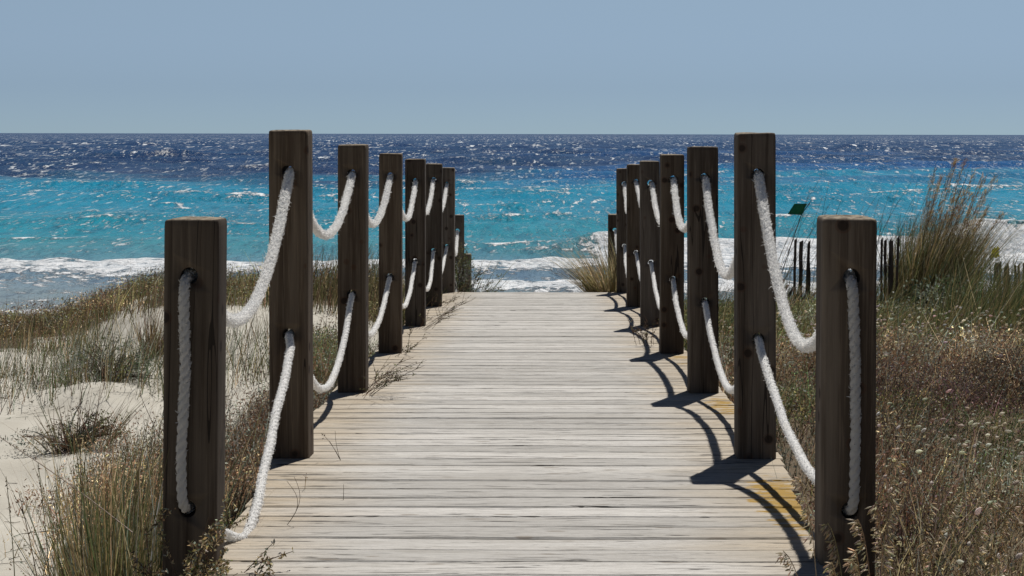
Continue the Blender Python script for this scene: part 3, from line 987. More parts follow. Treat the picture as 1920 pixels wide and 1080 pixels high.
def bush(v, x, d, z, R, H, n, cols, probs, size=(.012, .024), w=(.005, .009), var=.35, twigs=60, clumps=None):
    """leafy dome made of many small sprigs"""
    r = v.r
    k = clumps or max(12, n // 60)
    a = r.uniform(0, 2 * np.pi, k); q = np.sqrt(r.random(k)) * R
    cz = r.random(k) ** .7 * H * np.sqrt(np.clip(1 - (q / (R * 1.05)) ** 2, .05, 1))
    cx = x + q * np.cos(a); cy = d + q * np.sin(a)
    i = r.integers(0, k, n)
    s = R * .16
    C = np.stack([cx[i] + r.normal(0, s, n), cy[i] + r.normal(0, s, n), z + np.maximum(.005, cz[i] + r.normal(0, H * .10, n))], 1)
    cc = tint(r, cols, probs, k, .25)[i] * np.exp(r.normal(0, var, (n, 1)))
    v.leaves(C, r.uniform(*size, n), r.uniform(*w, n), cc, np.array([0, 0, .4]))
    j = r.integers(0, k, twigs)
    t = np.linspace(0, 1, 5)
    P0 = np.stack([x + r.normal(0, R * .15, twigs), d + r.normal(0, R * .15, twigs), np.full(twigs, z - .01)], 1)
    P1 = np.stack([cx[j], cy[j], z + cz[j] * 1.05 + .02], 1)
    P = P0[:, None] * (1 - t)[None, :, None] + P1[:, None] * t[None, :, None]
    P[..., 2] += (np.sin(t * np.pi) * H * .12)[None]
    v.tubes(P, np.full(twigs, .0030), np.full(twigs, .0012), tint(r, ['brown', 'grey'], [2, 1], twigs, .2))


def sprig(v, base, direction, L, n_leaf, leaf, cols, probs, curve=.25, nb=5, r0=.0018):
    """one branching weed stem with little leaves"""
    r = v.r
    t = np.linspace(0, 1, 8)
    dv = np.asarray(direction, float); dv = dv / np.linalg.norm(dv)
    P = base + dv[None] * (t * L)[:, None]
    P[:, 2] += curve * L * np.sin(t * 2.2) * .35
    lines = [P]
    for b in range(nb):
        q = r.uniform(.25, .95); p0 = base + dv * q * L; p0[2] = np.interp(q, t, P[:, 2])
        d2 = dv + r.normal(0, .6, 3); d2[2] = abs(d2[2]) * .6 + .1; d2 /= np.linalg.norm(d2)
        lines.append(p0 + d2[None] * (t * L * r.uniform(.18, .4))[:, None])
    Ls = np.array(lines)
    v.tubes(Ls, np.full(len(Ls), r0), np.full(len(Ls), r0 * .5), tint(r, ['brown', 'rust'], [2, 1], len(Ls), .2))
    ii = r.integers(0, len(Ls), n_leaf); tt = r.uniform(.15, 1, n_leaf)
    k = (tt * 7).astype(int).clip(0, 6); fr = tt * 7 - k
    C = Ls[ii, k] * (1 - fr)[:, None] + Ls[ii, k + 1] * fr[:, None] + r.normal(0, leaf * .35, (n_leaf, 3))
    v.leaves(C, leaf * r.uniform(.6, 1.3, n_leaf), leaf * .45 * r.uniform(.7, 1.2, n_leaf), tint(r, cols, probs, n_leaf, .35))


def oat(v, base, H, lean, L_head, n_sp, curl=1., colname='straw'):
    """wild oat: arching stem ending in a drooping head of spikelets"""
    r = v.r
    t = np.linspace(0, 1, 14)
    P = np.zeros((14, 3))
    P[:, 0] = base[0] + lean[0] * (t * .35 + t ** 3 * .65 * curl)
    P[:, 1] = base[1] + lean[1] * t
    P[:, 2] = base[2] + H * (t - .16 * curl * t ** 5)
    v.tubes(P[None], np.array([.0017]), np.array([.0009]), tint(r, ['straw'], [1], 1, .15))
    q = r.uniform(1 - L_head, 1, n_sp)
    C = np.stack([np.interp(q, t, P[:, k]) for k in range(3)], 1)
    sgn = np.sign(lean[0]) if lean[0] else 1
    A = np.stack([sgn * r.uniform(.1, .9, n_sp), r.normal(0, .35, n_sp), r.uniform(-1.1, .1, n_sp)], 1)
    st = C + A * .012
    v.spindles(st, A, r.uniform(.011, .019, n_sp), r.uniform(.0024, .0042, n_sp), tint(r, [colname, 'pale'], [1, 2], n_sp, .2) * 1.25, 4)
    v.tubes(np.stack([C, (C + st) / 2, st], 1), np.full(n_sp, .0005), np.full(n_sp, .0004), tint(r, ['straw'], [1], n_sp, .1))


def thing(v, name, label, cat, x, d, z=None, group=None):
    z = float(gz(x, d)) if z is None else z
    o = v.build(name, None, (float(x), float(d), z))
    return tag(o, label, cat, group)


def build_plants():
    r = np.random.default_rng(99)
    # ---------------- right field: low dry scrub as one mass
    pals_r = [(['straw', 'olive', 'grey', 'brown', 'dark'], [2, 2, 3, 3, 1]), (['dark', 'brown', 'rust', 'purple'], [3, 3, 1, 2]), (['grey', 'olive', 'green', 'silver'], [6, 1, 2, 2]),
              (['dark', 'purple', 'brown'], [2, 3, 2]), (['rust', 'brown', 'straw', 'grey'], [3, 3, 1, 2]), (['olive', 'green', 'gold'], [4, 4, 1])]
    bands_r = (np.array([4, 5.4, 5.8, 6.9, 7.2, 8.3, 8.6, 9.6, 9.9, 11.8, 12.2, 17]), np.array([.08, .08, .25, .25, .42, .42, .58, .58, .75, .75, .92, .92]))
    X, D = wedge(r, 25500, 3.0, 16.5, lambda d: np.full_like(d, .88), lambda d: .42 * d + 1.4, .85)
    scrub('dry_scrub', X, D, .25, pals_r, 'low dry brown and grey scrub covering the dune right of the boardwalk', 201, bands=bands_r, gain=1.6)
    X, D = wedge(r, 7200, 10.5, 17.5, lambda d: np.full_like(d, .95), lambda d: .42 * d + 1.4, 1.)
    v = Veg(202)
    P = np.stack([X, D, gz(X, D) - .01], 1); n = len(X)
    v.blades(P, v.r.uniform(.2, .5, n) * (1 + .55 * sst(D, 12.5, 15.5) * sst(X / D, .15, .24)), v.r.uniform(.004, .007, n), v.r.normal(0, .2, (n, 2)) + [.18, 0], v.r.normal(0, .2, (n, 2)) + [.2, 0], tint(v.r, ['olive', 'green', 'straw', 'rust', 'gold'], [4, 3, 2, 2, 2], n, .35), 3)
    tag(v.build('dune_grass'), 'green and straw coloured grass on the right dune below the plumed tussock', 'grass', None, 'stuff')
    # bunches of dry pale grass through the scrub
    v = Veg(208); rr = v.r
    X, D = wedge(rr, 300, 3.9, 12., lambda d: np.full_like(d, .95), lambda d: .30 * d + .3, .9)
    keep = (D < 6) | ((D > 9.4) & (D < 11.9)) | (rr.random(300) < .2)
    for x, d in zip(X[keep], D[keep]):
        k = rr.integers(0, 3)
        clump(v, x, d, int(rr.integers(8, 30)), rr.uniform(.14, .34), .0028 + .0002 * d, .06, (.06, 0), .5, [['straw', 'pale'], ['gold', 'straw'], ['olive', 'grey']][k], [2, 1], seg=4, curv=(.2, 0), droop=.1)
    tag(v.build('dry_grass'), 'pale bunches of dry grass growing through the scrub on the right dune', 'grass', None, 'stuff')
    # ---------------- hare's-tail grass heads, a countless scatter
    v = Veg(203); rr = v.r
    X, D = wedge(rr, 2100, 3.9, 11.5, lambda d: np.full_like(d, .95), lambda d: .42 * d + .8, .8)
    keep = fbm(X * .9, D * .7, 77, 3) + rr.normal(0, .08, len(X)) > .42
    X, D = X[keep], D[keep]; n = len(X)
    P = np.stack([X, D, gz(X, D)], 1); H = rr.uniform(.24, .40, n)
    ln = rr.normal(0, .15, (n, 2)) + [.12, 0]; cv = rr.normal(0, .12, (n, 2)) + [.18, 0]
    pos = v.blades(P, H, np.full(n, .0022), ln, cv, tint(rr, ['straw', 'olive'], [2, 1], n, .3), 4, .05)
    A = pos[:, -1] - pos[:, -2]; A /= np.linalg.norm(A, axis=1)[:, None]
    A = A + np.stack([rr.uniform(.2, 1.6, n), rr.normal(0, .4, n), rr.uniform(-1., .1, n)], 1)
    v.spindles(pos[:, -1], A, rr.uniform(.015, .027, n), rr.uniform(.009, .014, n), tint(rr, ['white', 'pale'], [3, 2], n, .18), 7)
    tag(v.build('hare_tail_grass'), 'pale fluffy seed heads scattered over the scrub on the right', 'grass', None, 'stuff')
    # ---------------- left dune: scrub strip beside the boards and along the crest
    X, D = wedge(r, 34000, 3.2, 17.5, lambda d: -.42 * d - 1.2, lambda d: np.full_like(d, -.98), .8)
    k = r.random(len(X)) < dense_left(X, D) ** 1.3
    X, D = X[k], D[k]
    m = D < 12.7
    pals_l = [(['olive', 'green', 'brown', 'grey'], [3, 2, 1, 2]), (['brown', 'rust', 'grey'], [3, 2, 3]), (['rust', 'brown', 'straw'], [3, 2, 2]), (['grey', 'green', 'olive', 'silver'], [4, 2, 2, 1])]
    scrub('dry_scrub', X[m], D[m], .24, pals_l, 'low brown and grey green scrub on the sand left of the boardwalk', 204, 18, ns=3)
    pals_c = [(['rust', 'brown', 'straw'], [1, 4, 1]), (['brown', 'olive', 'grey'], [3, 3, 1]), (['olive', 'brown', 'straw'], [3, 2, 2])]
    scrub('dry_scrub', X[~m], D[~m], .22, pals_c, 'dark brown scrub along the crest of the left dune against the surf', 205, 16, ns=5)
    v = Veg(206); rr = v.r
    n = 6000
    X, D = wedge(rr, n, 13.1, 16, lambda d: -.42 * d - .6, lambda d: np.full_like(d, -1.05))
    P = np.stack([X, D, gz(X, D) - .01], 1)
    hh = rr.uniform(.12, .34, n) * (.7 + .8 * sst(X / D, -.2, -.12))
    v.blades(P, hh, rr.uniform(.004, .0075, n), rr.normal(0, .16, (n, 2)) + [.05, 0], rr.normal(0, .16, (n, 2)) + [.08, 0], tint(rr, ['olive', 'rust', 'gold', 'green', 'straw', 'brown'], [5, 1, 2, 3, 2, 3], n, .3), 3)
    tag(v.build('dune_grass'), 'rusty and green grass fringe standing on the crest of the left dune', 'grass', None, 'stuff')
    # sparse thin grass on the bare sand of the left dune
    v = Veg(207); rr = v.r
    n = 8600
    X, D = wedge(rr, n, 6.2, 13.3, lambda d: -.42 * d - .5, lambda d: np.full_like(d, -1.5), .75)
    dn = fbm(X * 1.1, D * .8, 88, 3)
    bare = (1 - sst(D, 8.6, 9.8)) * sst(-X, 1.55, 1.85)
    k = (dn > .47) & (rr.random(n) > bare * 1.1)
    X, D = X[k], D[k]; n = len(X)
    P = np.stack([X, D, gz(X, D) - .01], 1)
    v.blades(P, rr.uniform(.10, .38, n), rr.uniform(.0028, .005, n), rr.normal(0, .2, (n, 2)) + [.03, 0], rr.normal(0, .22, (n, 2)) + [.05, 0], tint(rr, ['olive', 'grey', 'straw', 'brown', 'green'], [4, 3, 2, 3, 2], n, .35), 4)
    k = rr.random(n) < .35; c = np.repeat(P[k], 5, 0)
    c = c + np.stack([rr.normal(0, .05, len(c)), rr.normal(0, .05, len(c)), rr.uniform(.01, .06, len(c))], 1)
    v.leaves(c, rr.uniform(.012, .03, len(c)), rr.uniform(.003, .006, len(c)), tint(rr, ['brown', 'grey', 'dark'], [3, 3, 2], len(c), .3))
    tag(v.build('dune_grass'), 'sparse thin grass growing out of the bare sand on the left dune', 'grass', None, 'stuff')

    v = Veg(209); rr = v.r; n = 2600
    D = rr.uniform(12.4, 14.8, n); X = D * rr.uniform(.225, .32, n); P = np.stack([X, D, gz(X, D) - .01], 1)
    v.blades(P, rr.uniform(.35, .78, n), rr.uniform(.004, .0075, n), rr.normal(0, .2, (n, 2)) + [.15, 0], rr.normal(0, .2, (n, 2)) + [.2, 0], tint(rr, ['olive', 'green', 'straw', 'gold'], [5, 3, 1, 2], n, .3), 3)
    tag(v.build('dune_grass'), 'olive green grass at the right edge hiding the foot of the far fence', 'grass', None, 'stuff')
    v = Veg(210); rr = v.r; n = 420
    D = rr.uniform(5.2, 13, n); X = -rr.uniform(1.5, 1.5 + .2 * D, n); P = np.stack([X, D, gz(X, D) + .004], 1)
    a = rr.uniform(0, 6.28, n); L = rr.uniform(.015, .09, n); t = np.linspace(-.5, .5, 3)
    PP = P[:, None] + np.stack([np.cos(a), np.sin(a), 0 * a], 1)[:, None] * (t[None, :, None] * L[:, None, None])
    PP[..., 2] = gz(PP[..., 0], PP[..., 1]) + .004
    v.tubes(PP, rr.uniform(.001, .0022, n), np.full(n, .0009), tint(rr, ['brown', 'dark', 'grey'], [3, 2, 2], n, .3))
    tag(v.build('dry_twigs'), 'bits of dry twig scattered on the bare sand at the left', 'twigs', None, 'stuff')
    # ---------------- single plants
    # plumed tussock
    v = Veg(301); rr = v.r
    x, d = (1728 - VX) * 17.5 / F, 17.5
    clump(v, x, d, 4200, 1.10, .007, .29, (.13, 0), .20, ['olive', 'green', 'gold', 'straw', 'grey'], [5, 2, 3, 2, 2], seg=5, curv=(.14, 0))
    clump(v, x, d, 420, 1.35, .0045, .26, (.22, 0), .25, ['straw', 'olive'], [2, 2], seg=5, curv=(.25, 0))
    n = 40
    a = rr.uniform(-1, 1, n)
    B = np.stack([x + a * .17, d + rr.normal(0, .15, n), np.full(n, gz(x, d))], 1)
    t = np.linspace(0, 1, 9)
    Hs = rr.uniform(1.15, 1.72, n); dx = .26 + .30 * (a * .5 + .5) + rr.normal(0, .05, n)
    P = np.zeros((n, 9, 3))
    P[..., 0] = B[:, None, 0] + dx[:, None] * (t * .6 + t ** 2 * .4)[None]; P[..., 1] = B[:, None, 1] + rr.normal(0, .1, n)[:, None] * t
    P[..., 2] = B[:, None, 2] + Hs[:, None] * t[None]
    v.tubes(P, np.full(n, .0032), np.full(n, .0018), tint(rr, ['straw', 'olive'], [1, 2], n, .2))
    for i in range(n):
        if rr.random() > .6: continue
        m = 180
        q = rr.uniform(.70, 1.02, m)
        C = np.stack([np.interp(q, t, P[i, :, k]) for k in range(3)], 1) + rr.normal(0, .015, (m, 3))
        v.leaves(C, rr.uniform(.04, .085, m), rr.uniform(.003, .006, m), tint(rr, ['rust', 'straw', 'gold'], [3, 3, 1], m, .25) * 1.35, np.array([1.0, 0, 2.2]))
    thing(v, 'plumed_grass_tussock', 'big grass tussock with reddish brown plumes leaning right over the surf', 'tussock', x, d)
    # silvery shrub before it
    v = Veg(302)
    x, d = (1748 - VX) * 14.4 / F, 14.4
    bush(v, x, d, gz(x, d), .42, .55, 4200, ['silver', 'grey', 'green', 'deep'], [4, 3, 2, 2], (.02, .045), (.012, .022), .3, 60, 46)
    thing(v, 'silver_shrub', 'silvery leaved low shrub below the plumed tussock', 'shrub', x, d)
    # straw tussock at the end of the boards
    v = Veg(303); rr = v.r
    x, d = (1140 - VX) * 16.75 / F, 16.75
    clump(v, x, d, 900, .60, .005, .13, (-.08, -.05), .6, ['straw', 'gold', 'olive', 'brown'], [5, 3, 3, 2], z=gz(x, d) + .16, seg=5, curv=(-.2, -.05), droop=.15)
    clump(v, x + .05, d, 260, .82, .0045, .12, (-.02, 0), .45, ['straw', 'grey', 'olive'], [3, 2, 2], z=gz(x, d) + .12, seg=5, curv=(-.15, 0), droop=.1)
    thing(v, 'straw_tussock', 'straw coloured grass tussock leaning over the far end of the boards on the right', 'tussock', x, d)
    # green shrub at the end, left
    v = Veg(304)
    x, d = (865 - VX) * 16.9 / F, 16.9
    bush(v, x, d, gz(x, d) + .1, .17, .62, 1900, ['green', 'olive', 'grey', 'deep'], [3, 3, 2, 2], (.018, .036), (.006, .011), .35, 60, 34)
    clump(v, x + .08, d, 60, .55, .006, .12, (.2, 0), .5, ['grey', 'olive'], [1, 1], z=gz(x, d) + .1)
    for q in range(9):
        sprig(v, np.array([x + .12 + v.r.normal(0, .04), d - .1, gz(x, d) + .3]), (1 + v.r.normal(0, .3), v.r.normal(0, .3), .6 + v.r.normal(0, .4)), .25, 26, .022, ['grey', 'green', 'olive'], [2, 1, 2])
    thing(v, 'green_shrub', 'bushy grey green shrub at the far end of the boards on the left', 'shrub', x, d)
    # reddish tuft on the left crest
    v = Veg(305)
    x, d = at(290, 640, 11.3)[0], 11.3
    clump(v, x, d, 260, .36, .0045, .07, (0, 0), .35, ['rust', 'gold', 'brown', 'olive'], [4, 3, 3, 1], seg=4)
    thing(v, 'rusty_grass_tuft', 'upright rusty brown grass tuft on sand left of the nearest left post', 'tussock', x, d)
    # small brown bush on bare sand
    v = Veg(306)
    x, d = at(135, 850, 8.1)[0], 8.1
    bush(v, x, d, gz(x, d), .24, .19, 1900, ['brown', 'rust', 'grey', 'olive', 'straw'], [4, 3, 2, 2, 1], (.012, .026), (.003, .006), .4, 110)
    clump(v, x + .05, d, 130, .26, .004, .16, (0, 0), .7, ['brown', 'olive', 'rust'], [3, 2, 1])
    thing(v, 'brown_bush', 'small dense brown bush standing on bare pale sand at the left', 'bush', x, d)
    # grey green bush
    v = Veg(307)
    x, d = at(205, 725, 10.)[0], 10.
    bush(v, x, d, gz(x, d), .30, .26, 2300, ['grey', 'green', 'olive', 'silver'], [4, 3, 2, 1], (.012, .026), (.004, .007), .35, 80)
    clump(v, x, d, 120, .32, .004, .25, (.05, 0), .4, ['olive', 'grey', 'straw'], [2, 2, 1])
    thing(v, 'grey_green_bush', 'loose grey green bush on the sand left of the nearest left post', 'bush', x, d)
    # tall grass clumps in the left foreground
    for i, (px, d, n, H, lab) in enumerate([(262, 4.75, 620, .62, 'tall olive and straw grass clump right beside the nearest left post'),
                                            (215, 5.4, 420, .50, 'tall dry grass clump, brown at its base, between sand and nearest left post'),
                                            (128, 4.3, 110, .30, 'thin grass clump with dark seeds in the bottom left corner')]):
        v = Veg(310 + i); rr = v.r
        x = (px - VX) * d / F
        clump(v, x, d, n, H, .0034, [.13, .17, .10][i], (-.03 if i else -.10, 0), .33 if i else .2, ['olive', 'gold', 'straw', 'grey', 'green'], [7, 3, 4, 2, 4], seg=5, var=.35)
        clump(v, x, d, n // 2, H * .55, .004, [.20, .20, .12][i], (-.06, 0), .4, ['brown', 'olive', 'gold', 'rust'], [2, 3, 2, 2], seg=4)
        C = np.stack([x + rr.normal(0, .15 if i < 2 else .08, 260), d + rr.normal(0, .12 if i < 2 else .07, 260), gz(x, d) + rr.uniform(0, H * .5, 260)], 1)
        v.leaves(C, rr.uniform(.006, .014, 260), rr.uniform(.003, .005, 260), tint(rr, ['rust', 'gold', 'olive', 'pale'], [3, 3, 3, 1], 260, .35))
        thing(v, 'grass_clump', lab, 'tussock', x, d)
    # single bare stalks over the sand, bottom left
    stalks = [((30, 1090), (12, 895), 'leftmost of the thin bare stalks standing before the sand at bottom left'),
              ((98, 1085), (72, 870), 'slightly bent bare stalk right of the leftmost stalks at bottom left'),
              ((97, 1045), (36, 925), 'short bare stalk leaning left over the sand at bottom left'),
              ((140, 1060), (150, 820), 'tall dark stalk with seed knots before the sand, left of the grass clump'),
              ((250, 1000), (-10, 815), 'long thin stalk lying slanted across the bare sand at the left')]
    for i, (b, e, lab) in enumerate(stalks):
        v = Veg(320 + i); d = 4.6
        p0, p1 = at(*b, d), at(*e, d + .2)
        p0[2] = min(p0[2], gz(p0[0], p0[1]) if i != 4 else p0[2])
        t = np.linspace(0, 1, 10)[:, None]
        P = p0 * (1 - t) + p1 * t; P[:, 0] += .012 * np.sin(t[:, 0] * 3.1)
        v.tubes(P[None], np.array([.0022]), np.array([.0010]), tint(v.r, ['brown', 'olive'], [1, 1], 1, .1))
        k = 9
        q = v.r.uniform(.72, 1, k)
        C = np.stack([np.interp(q, t[:, 0], P[:, j]) for j in range(3)], 1) + v.r.normal(0, .003, (k, 3))
        v.leaves(C, v.r.uniform(.008, .014, k), v.r.uniform(.003, .005, k), tint(v.r, ['brown', 'dark'], [1, 1], k, .2), np.array([0, 0, 2.]))
        o = v.build('grass_stalk', None, tuple(p0)); tag(o, lab, 'stalk')
    # grey-green tussock in the gap behind the nearest left post
    v = Veg(330)
    x, d = at(455, 880, 6.0)[0] - .02, 6.0
    x = -1.06
    clump(v, x, d, 420, .27, .0042, .16, (0, 0), .4, ['green', 'grey', 'olive', 'deep'], [4, 3, 3, 2], seg=4)
    thing(v, 'green_tussock', 'dark green grass tussock between the two nearest left posts beside the hanging rope', 'tussock', x, d)
    v = Veg(331)
    x, d = -1.08, 5.2
    clump(v, x, d, 260, .22, .004, .14, (-.02, 0), .35, ['green', 'olive', 'deep', 'brown'], [3, 3, 2, 2], seg=4)
    thing(v, 'green_tussock', 'low dark green tussock at the board edge right behind the nearest left post', 'tussock', x, d)
    # thyme-like plant over the boards bottom left
    v = Veg(340); rr = v.r
    b = np.array([-.88, 4.22, deckz(4.2) - .12])
    for q in range(44):
        dv = np.array([.45 + rr.normal(0, .5), rr.normal(0, .3) - .12, .75 + rr.normal(0, .3)])
        sprig(v, b + rr.normal(0, .035, 3), dv, rr.uniform(.12, .25), 120, .0125, ['olive', 'gold', 'straw', 'brown', 'grey'], [4, 4, 4, 2, 3], .2, 4, .0016)
    o = v.build('woody_herb', None, tuple(b)); tag(o, 'small woody herb with yellow green tips spreading over the boards at the nearest left post', 'plant')
    # weeds on the boards
    def weed(seed, x, d, n, L, dirx, lab, cols=('olive', 'brown', 'green'), up=.35, leafs=26):
        v = Veg(seed); rr = v.r
        b = np.array([x, d, deckz(d) + .002])
        for q in range(n):
            dv = (dirx + rr.normal(0, .35), rr.normal(-.15, .45), up + abs(rr.normal(0, .3)))
            sprig(v, b + np.array([rr.normal(0, .03), rr.normal(0, .05), 0]), dv, L * rr.uniform(.5, 1.1), leafs, .0115, cols, [2, 2, 1], .2, 5, .0014)
        o = v.build('weed', None, tuple(b)); tag(o, lab, 'weed')
    weed(350, -.80, 7.98, 11, .26, 1., 'sprawling weed on the boards at the foot of the third left post')
    weed(351, -.80, 11.8, 9, .34, 1., 'wiry weed reaching over the boards by the fifth left post', up=.5)
    weed(352, -.80, 9.95, 5, .16, .6, 'small weed at the foot of the fourth left post')
    weed(353, .62, 10.6, 11, .15, -.15, 'small dark weed growing through the boards before the fifth right post', ('brown', 'dark', 'olive'), .9, 34)
    weed(354, -.80, 13.9, 5, .2, .8, 'tiny weed on the boards by the sixth left post')
    weed(355, -.78, 15.9, 6, .22, .8, 'wispy weed at the foot of the seventh left post')
    # dry straws poking up between boards, left
    for i, (px, py, h, lab) in enumerate([(640, 865, .10, 'pair of dry grass straws leaning left on the boards by the second left post'),
                                          (573, 918, .05, 'tiny dark dry sprig standing on the boards, lower left'),
                                          (645, 938, .06, 'single upright dry stem standing between two boards, lower left'),
                                          (540, 985, .14, 'fine curved dry straw on the boards above the woody herb')]):
        v = Veg(360 + i); rr = v.r
        d = 3072 / (py - 358); b = at(px, py, d)
        for q in range([3, 2, 1, 2][i]):
            t = np.linspace(0, 1, 8)
            P = b + np.stack([(-.35 if i == 0 else .05) * h * t + rr.normal(0, .02) * t ** 2 + (.03 * np.sin(t * 3) if i == 3 else 0), -.2 * h * t + rr.normal(0, .01) * t, h * rr.uniform(.7, 1.1) * t], 1)
            v.tubes(P[None], np.array([.0010]), np.array([.0006]), tint(rr, ['brown', 'straw'], [2, 1], 1, .2))
        if i < 2:
            k = 8
            C = P[-1] + rr.normal(0, .006, (k, 3)); v.leaves(C, rr.uniform(.006, .011, k), rr.uniform(.003, .005, k), tint(rr, ['dark', 'brown'], [1, 1], k, .2))
        o = v.build('dry_sprig', None, tuple(b)); tag(o, lab, 'sprig')
    # wild oats, right foreground
    oats = [('wild oat clump with pale drooping heads crossing the foot of the nearest right post',
             [((1545, 1120), (1505, 870), -1), ((1600, 1130), (1575, 985), -1), ((1625, 1130), (1600, 1000), -1), ((1650, 1120), (1620, 960), -1), ((1640, 1130), (1590, 1015), -1), ((1585, 1120), (1560, 1030), -1), ((1655, 1125), (1645, 985), -1), ((1540, 1110), (1470, 1010), -1)], 3.95),
            ('tall golden oat stem with arching head standing right of the nearest right post',
             [((1648, 1120), (1690, 835), 1), ((1660, 1120), (1675, 905), 1), ((1668, 1125), (1655, 930), -1)], 4.1),
            ('wild oat with a long head arching over to the right, below the scrub',
             [((1700, 1110), (1830, 890), 1), ((1715, 1115), (1760, 930), 1)], 4.2),
            ('dry oat clump with straight pale stems in the bottom right corner',
             [((1800, 1110), (1870, 905), 1), ((1822, 1115), (1828, 960), 1), ((1850, 1115), (1905, 925), 1), ((1900, 1120), (1915, 1010), 1), ((1760, 1120), (1745, 1000), -1), ((1880, 1110), (1850, 1000), -1)], 4.15)]
    for i, (lab, st, d) in enumerate(oats):
        v = Veg(380 + i); rr = v.r
        for (b, e, sg) in st:
            p0, p1 = at(*b, d + rr.normal(0, .08)), at(*e, d)
            g = float(gz(p0[0], p0[1])); p0[2] = min(g, p0[2])
            oat(v, p0, (p1[2] - p0[2]) * 1.12, (p1[0] - p0[0], rr.normal(0, .04)), .40, 58, 1.)
        x = p0[0]
        xx = np.mean([at(*b, d)[0] for b, _, _ in st])
        clump(v, max(xx, .86), d, 110, .26, .003, .14, (.02, 0), .5, ['straw', 'gold', 'olive', 'brown'], [4, 3, 2, 2], seg=4)
        thing(v, 'wild_oat_clump', lab, 'grass', xx, d)
    # tall stems beyond the right posts
    for i, (px, d, n, lab) in enumerate([(1478, 17.2, 26, 'tall thin grass stems rising behind the pales left of the nearest right post'),
                                         (1590, 17.0, 26, 'tall thin grass stems seen over the top of the nearest right post'),
                                         (1660, 17.4, 20, 'tall leaning grass stems between the nearest right post and the plumed tussock'),
                                         (1850, 17.6, 14, 'loose grass stems to the right of the plumed tussock, before the white surf')]):
        v = Veg(400 + i); rr = v.r
        x = (px - VX) * d / F
        B = np.stack([x + rr.uniform(-.28, .28, n), d + rr.normal(0, .1, n), np.zeros(n)], 1); B[:, 2] = gz(B[:, 0], B[:, 1])
        t = np.linspace(0, 1, 8); H = rr.uniform(.7, 1.5, n) * (.62 if i == 3 else 1); dx = rr.uniform(.1, .6, n)
        P = np.zeros((n, 8, 3)); P[..., 0] = B[:, None, 0] + dx[:, None] * (t * .3 + .7 * t ** 2); P[..., 1] = B[:, None, 1]; P[..., 2] = B[:, None, 2] + H[:, None] * t
        v.tubes(P, np.full(n, .0028), np.full(n, .0016), tint(rr, ['olive', 'straw', 'brown'], [3, 1, 2], n, .25))
        clump(v, x, d, 170 if i != 3 else 60, .75 if i != 3 else .5, .005, .26, (.15, 0), .3, ['olive', 'green', 'straw', 'brown'], [4, 2, 2, 2], seg=4)
        thing(v, 'tall_grass', lab, 'grass', x, d)


# ------------------------------------------------------------------ fences, flags
def pale_mesh(name, x, d, z0, h, lean_x, w, parent, seed, lean_y=0.):
    r = np.random.default_rng(seed)
    k = 7
    V, Q = [], []
    for j in range(k):
        t = j / (k - 1)
        ww = w * (1 - .12 * t) * r.uniform(.9, 1.1); th = .012
        cx = x + lean_x * t + r.normal(0, .002); cy = d + lean_y * t; cz = z0 + h * t
        if j == k - 1:
            tipz = [r.uniform(-.03, .02) for _ in range(2)]
        else: tipz = [0, 0]
        for (sx, sy, q) in ((-1, -1, 0), (1, -1, 1), (1, 1, 1), (-1, 1, 0)):
            V.append((cx + sx * ww / 2, cy + sy * th / 2, cz + tipz[q]))
    for j in range(k - 1):
        for i in range(4):
            Q.append((j * 4 + i, j * 4 + (i + 1) % 4, j * 4 + 4 + (i + 1) % 4, j * 4 + 4 + i))
    Q.append((3, 2, 1, 0)); e = (k - 1) * 4; Q.append((e, e + 1, e + 2, e + 3))
    V = np.array(V) - np.array(parent.location)
    return make_mesh(name, V, Q, M_STAKE, parent)


def wire_mesh(name, pts, rad, parent, mat=None):
    P = np.array(pts)[None]
    v = Veg(1)
    v.tubes(P, np.array([rad]), np.array([rad]), np.zeros((1, 3)))
    V = np.concatenate(v.V) - np.array(parent.location)
    return make_mesh(name, V, np.concatenate(v.Q), mat or M_WIRE, parent)


def build_fences():
    r = np.random.default_rng(41)
    # section left of the nearest right post: four uprights and a fallen run of pales
    d = 16.2
    def sec(pxs, d, lab, tops, ws, fallen=()):
        x0 = (pxs[0] - VX) * d / F
        root = empty('paling_fence', (float(x0), d, float(gz(x0, d))), lab, 'fence', 'weathered paling fences on the dune')
        for i, (px, ty, w) in enumerate(zip(pxs, tops, ws)):
            x = (px - VX) * d / F; z0 = float(gz(x, d)) - .1
            pale_mesh('pale', x, d + r.normal(0, .02), z0, HW - (ty - HOR) * d / F - z0, r.normal(0.01, .02), w, root, 500 + i)
        for i, (px, py, px2, py2) in enumerate(fallen):
            a, b = at(px, py, d - .3), at(px2, py2, d - .15)
            pale_mesh('pale', a[0], d - .3, a[2], b[2] - a[2], b[0] - a[0], .028, root, 600 + i, .15)
        xs = [(p - VX) * d / F for p in pxs]
        for fz in (.3, .72):
            pts = [(x, d - .014, float(gz(x, d)) + fz * .85 + r.normal(0, .008)) for x in np.linspace(xs[0] - .02, xs[-1] + .02, 9)]
            wire_mesh('wire', pts, .0022, root)
        return root
    sec([1488, 1499, 1510, 1519], d, 'dark paling fence section seen between the two nearest right posts, some pales fallen', [447, 449, 450, 457], [.026, .04, .03, .024],
        [(1462, 560, 1480, 530), (1470, 570, 1490, 536), (1480, 575, 1503, 540), (1492, 578, 1516, 545), (1504, 580, 1529, 548), (1512, 588, 1535, 560), (1458, 545, 1470, 522)])
    sec([1652, 1661, 1666, 1671, 1679], d, 'dark paling fence section right beside the nearest right post, pales bundled close', [446, 447, 446, 449, 442], [.022, .028, .026, .03, .022])
    d = 21.
    pxs = np.arange(1862, 1990, 6.5)
    sec(list(pxs), d, 'far low paling fence at the right edge before the white surf', list(494 + r.normal(0, 3, len(pxs))), [.03] * len(pxs))


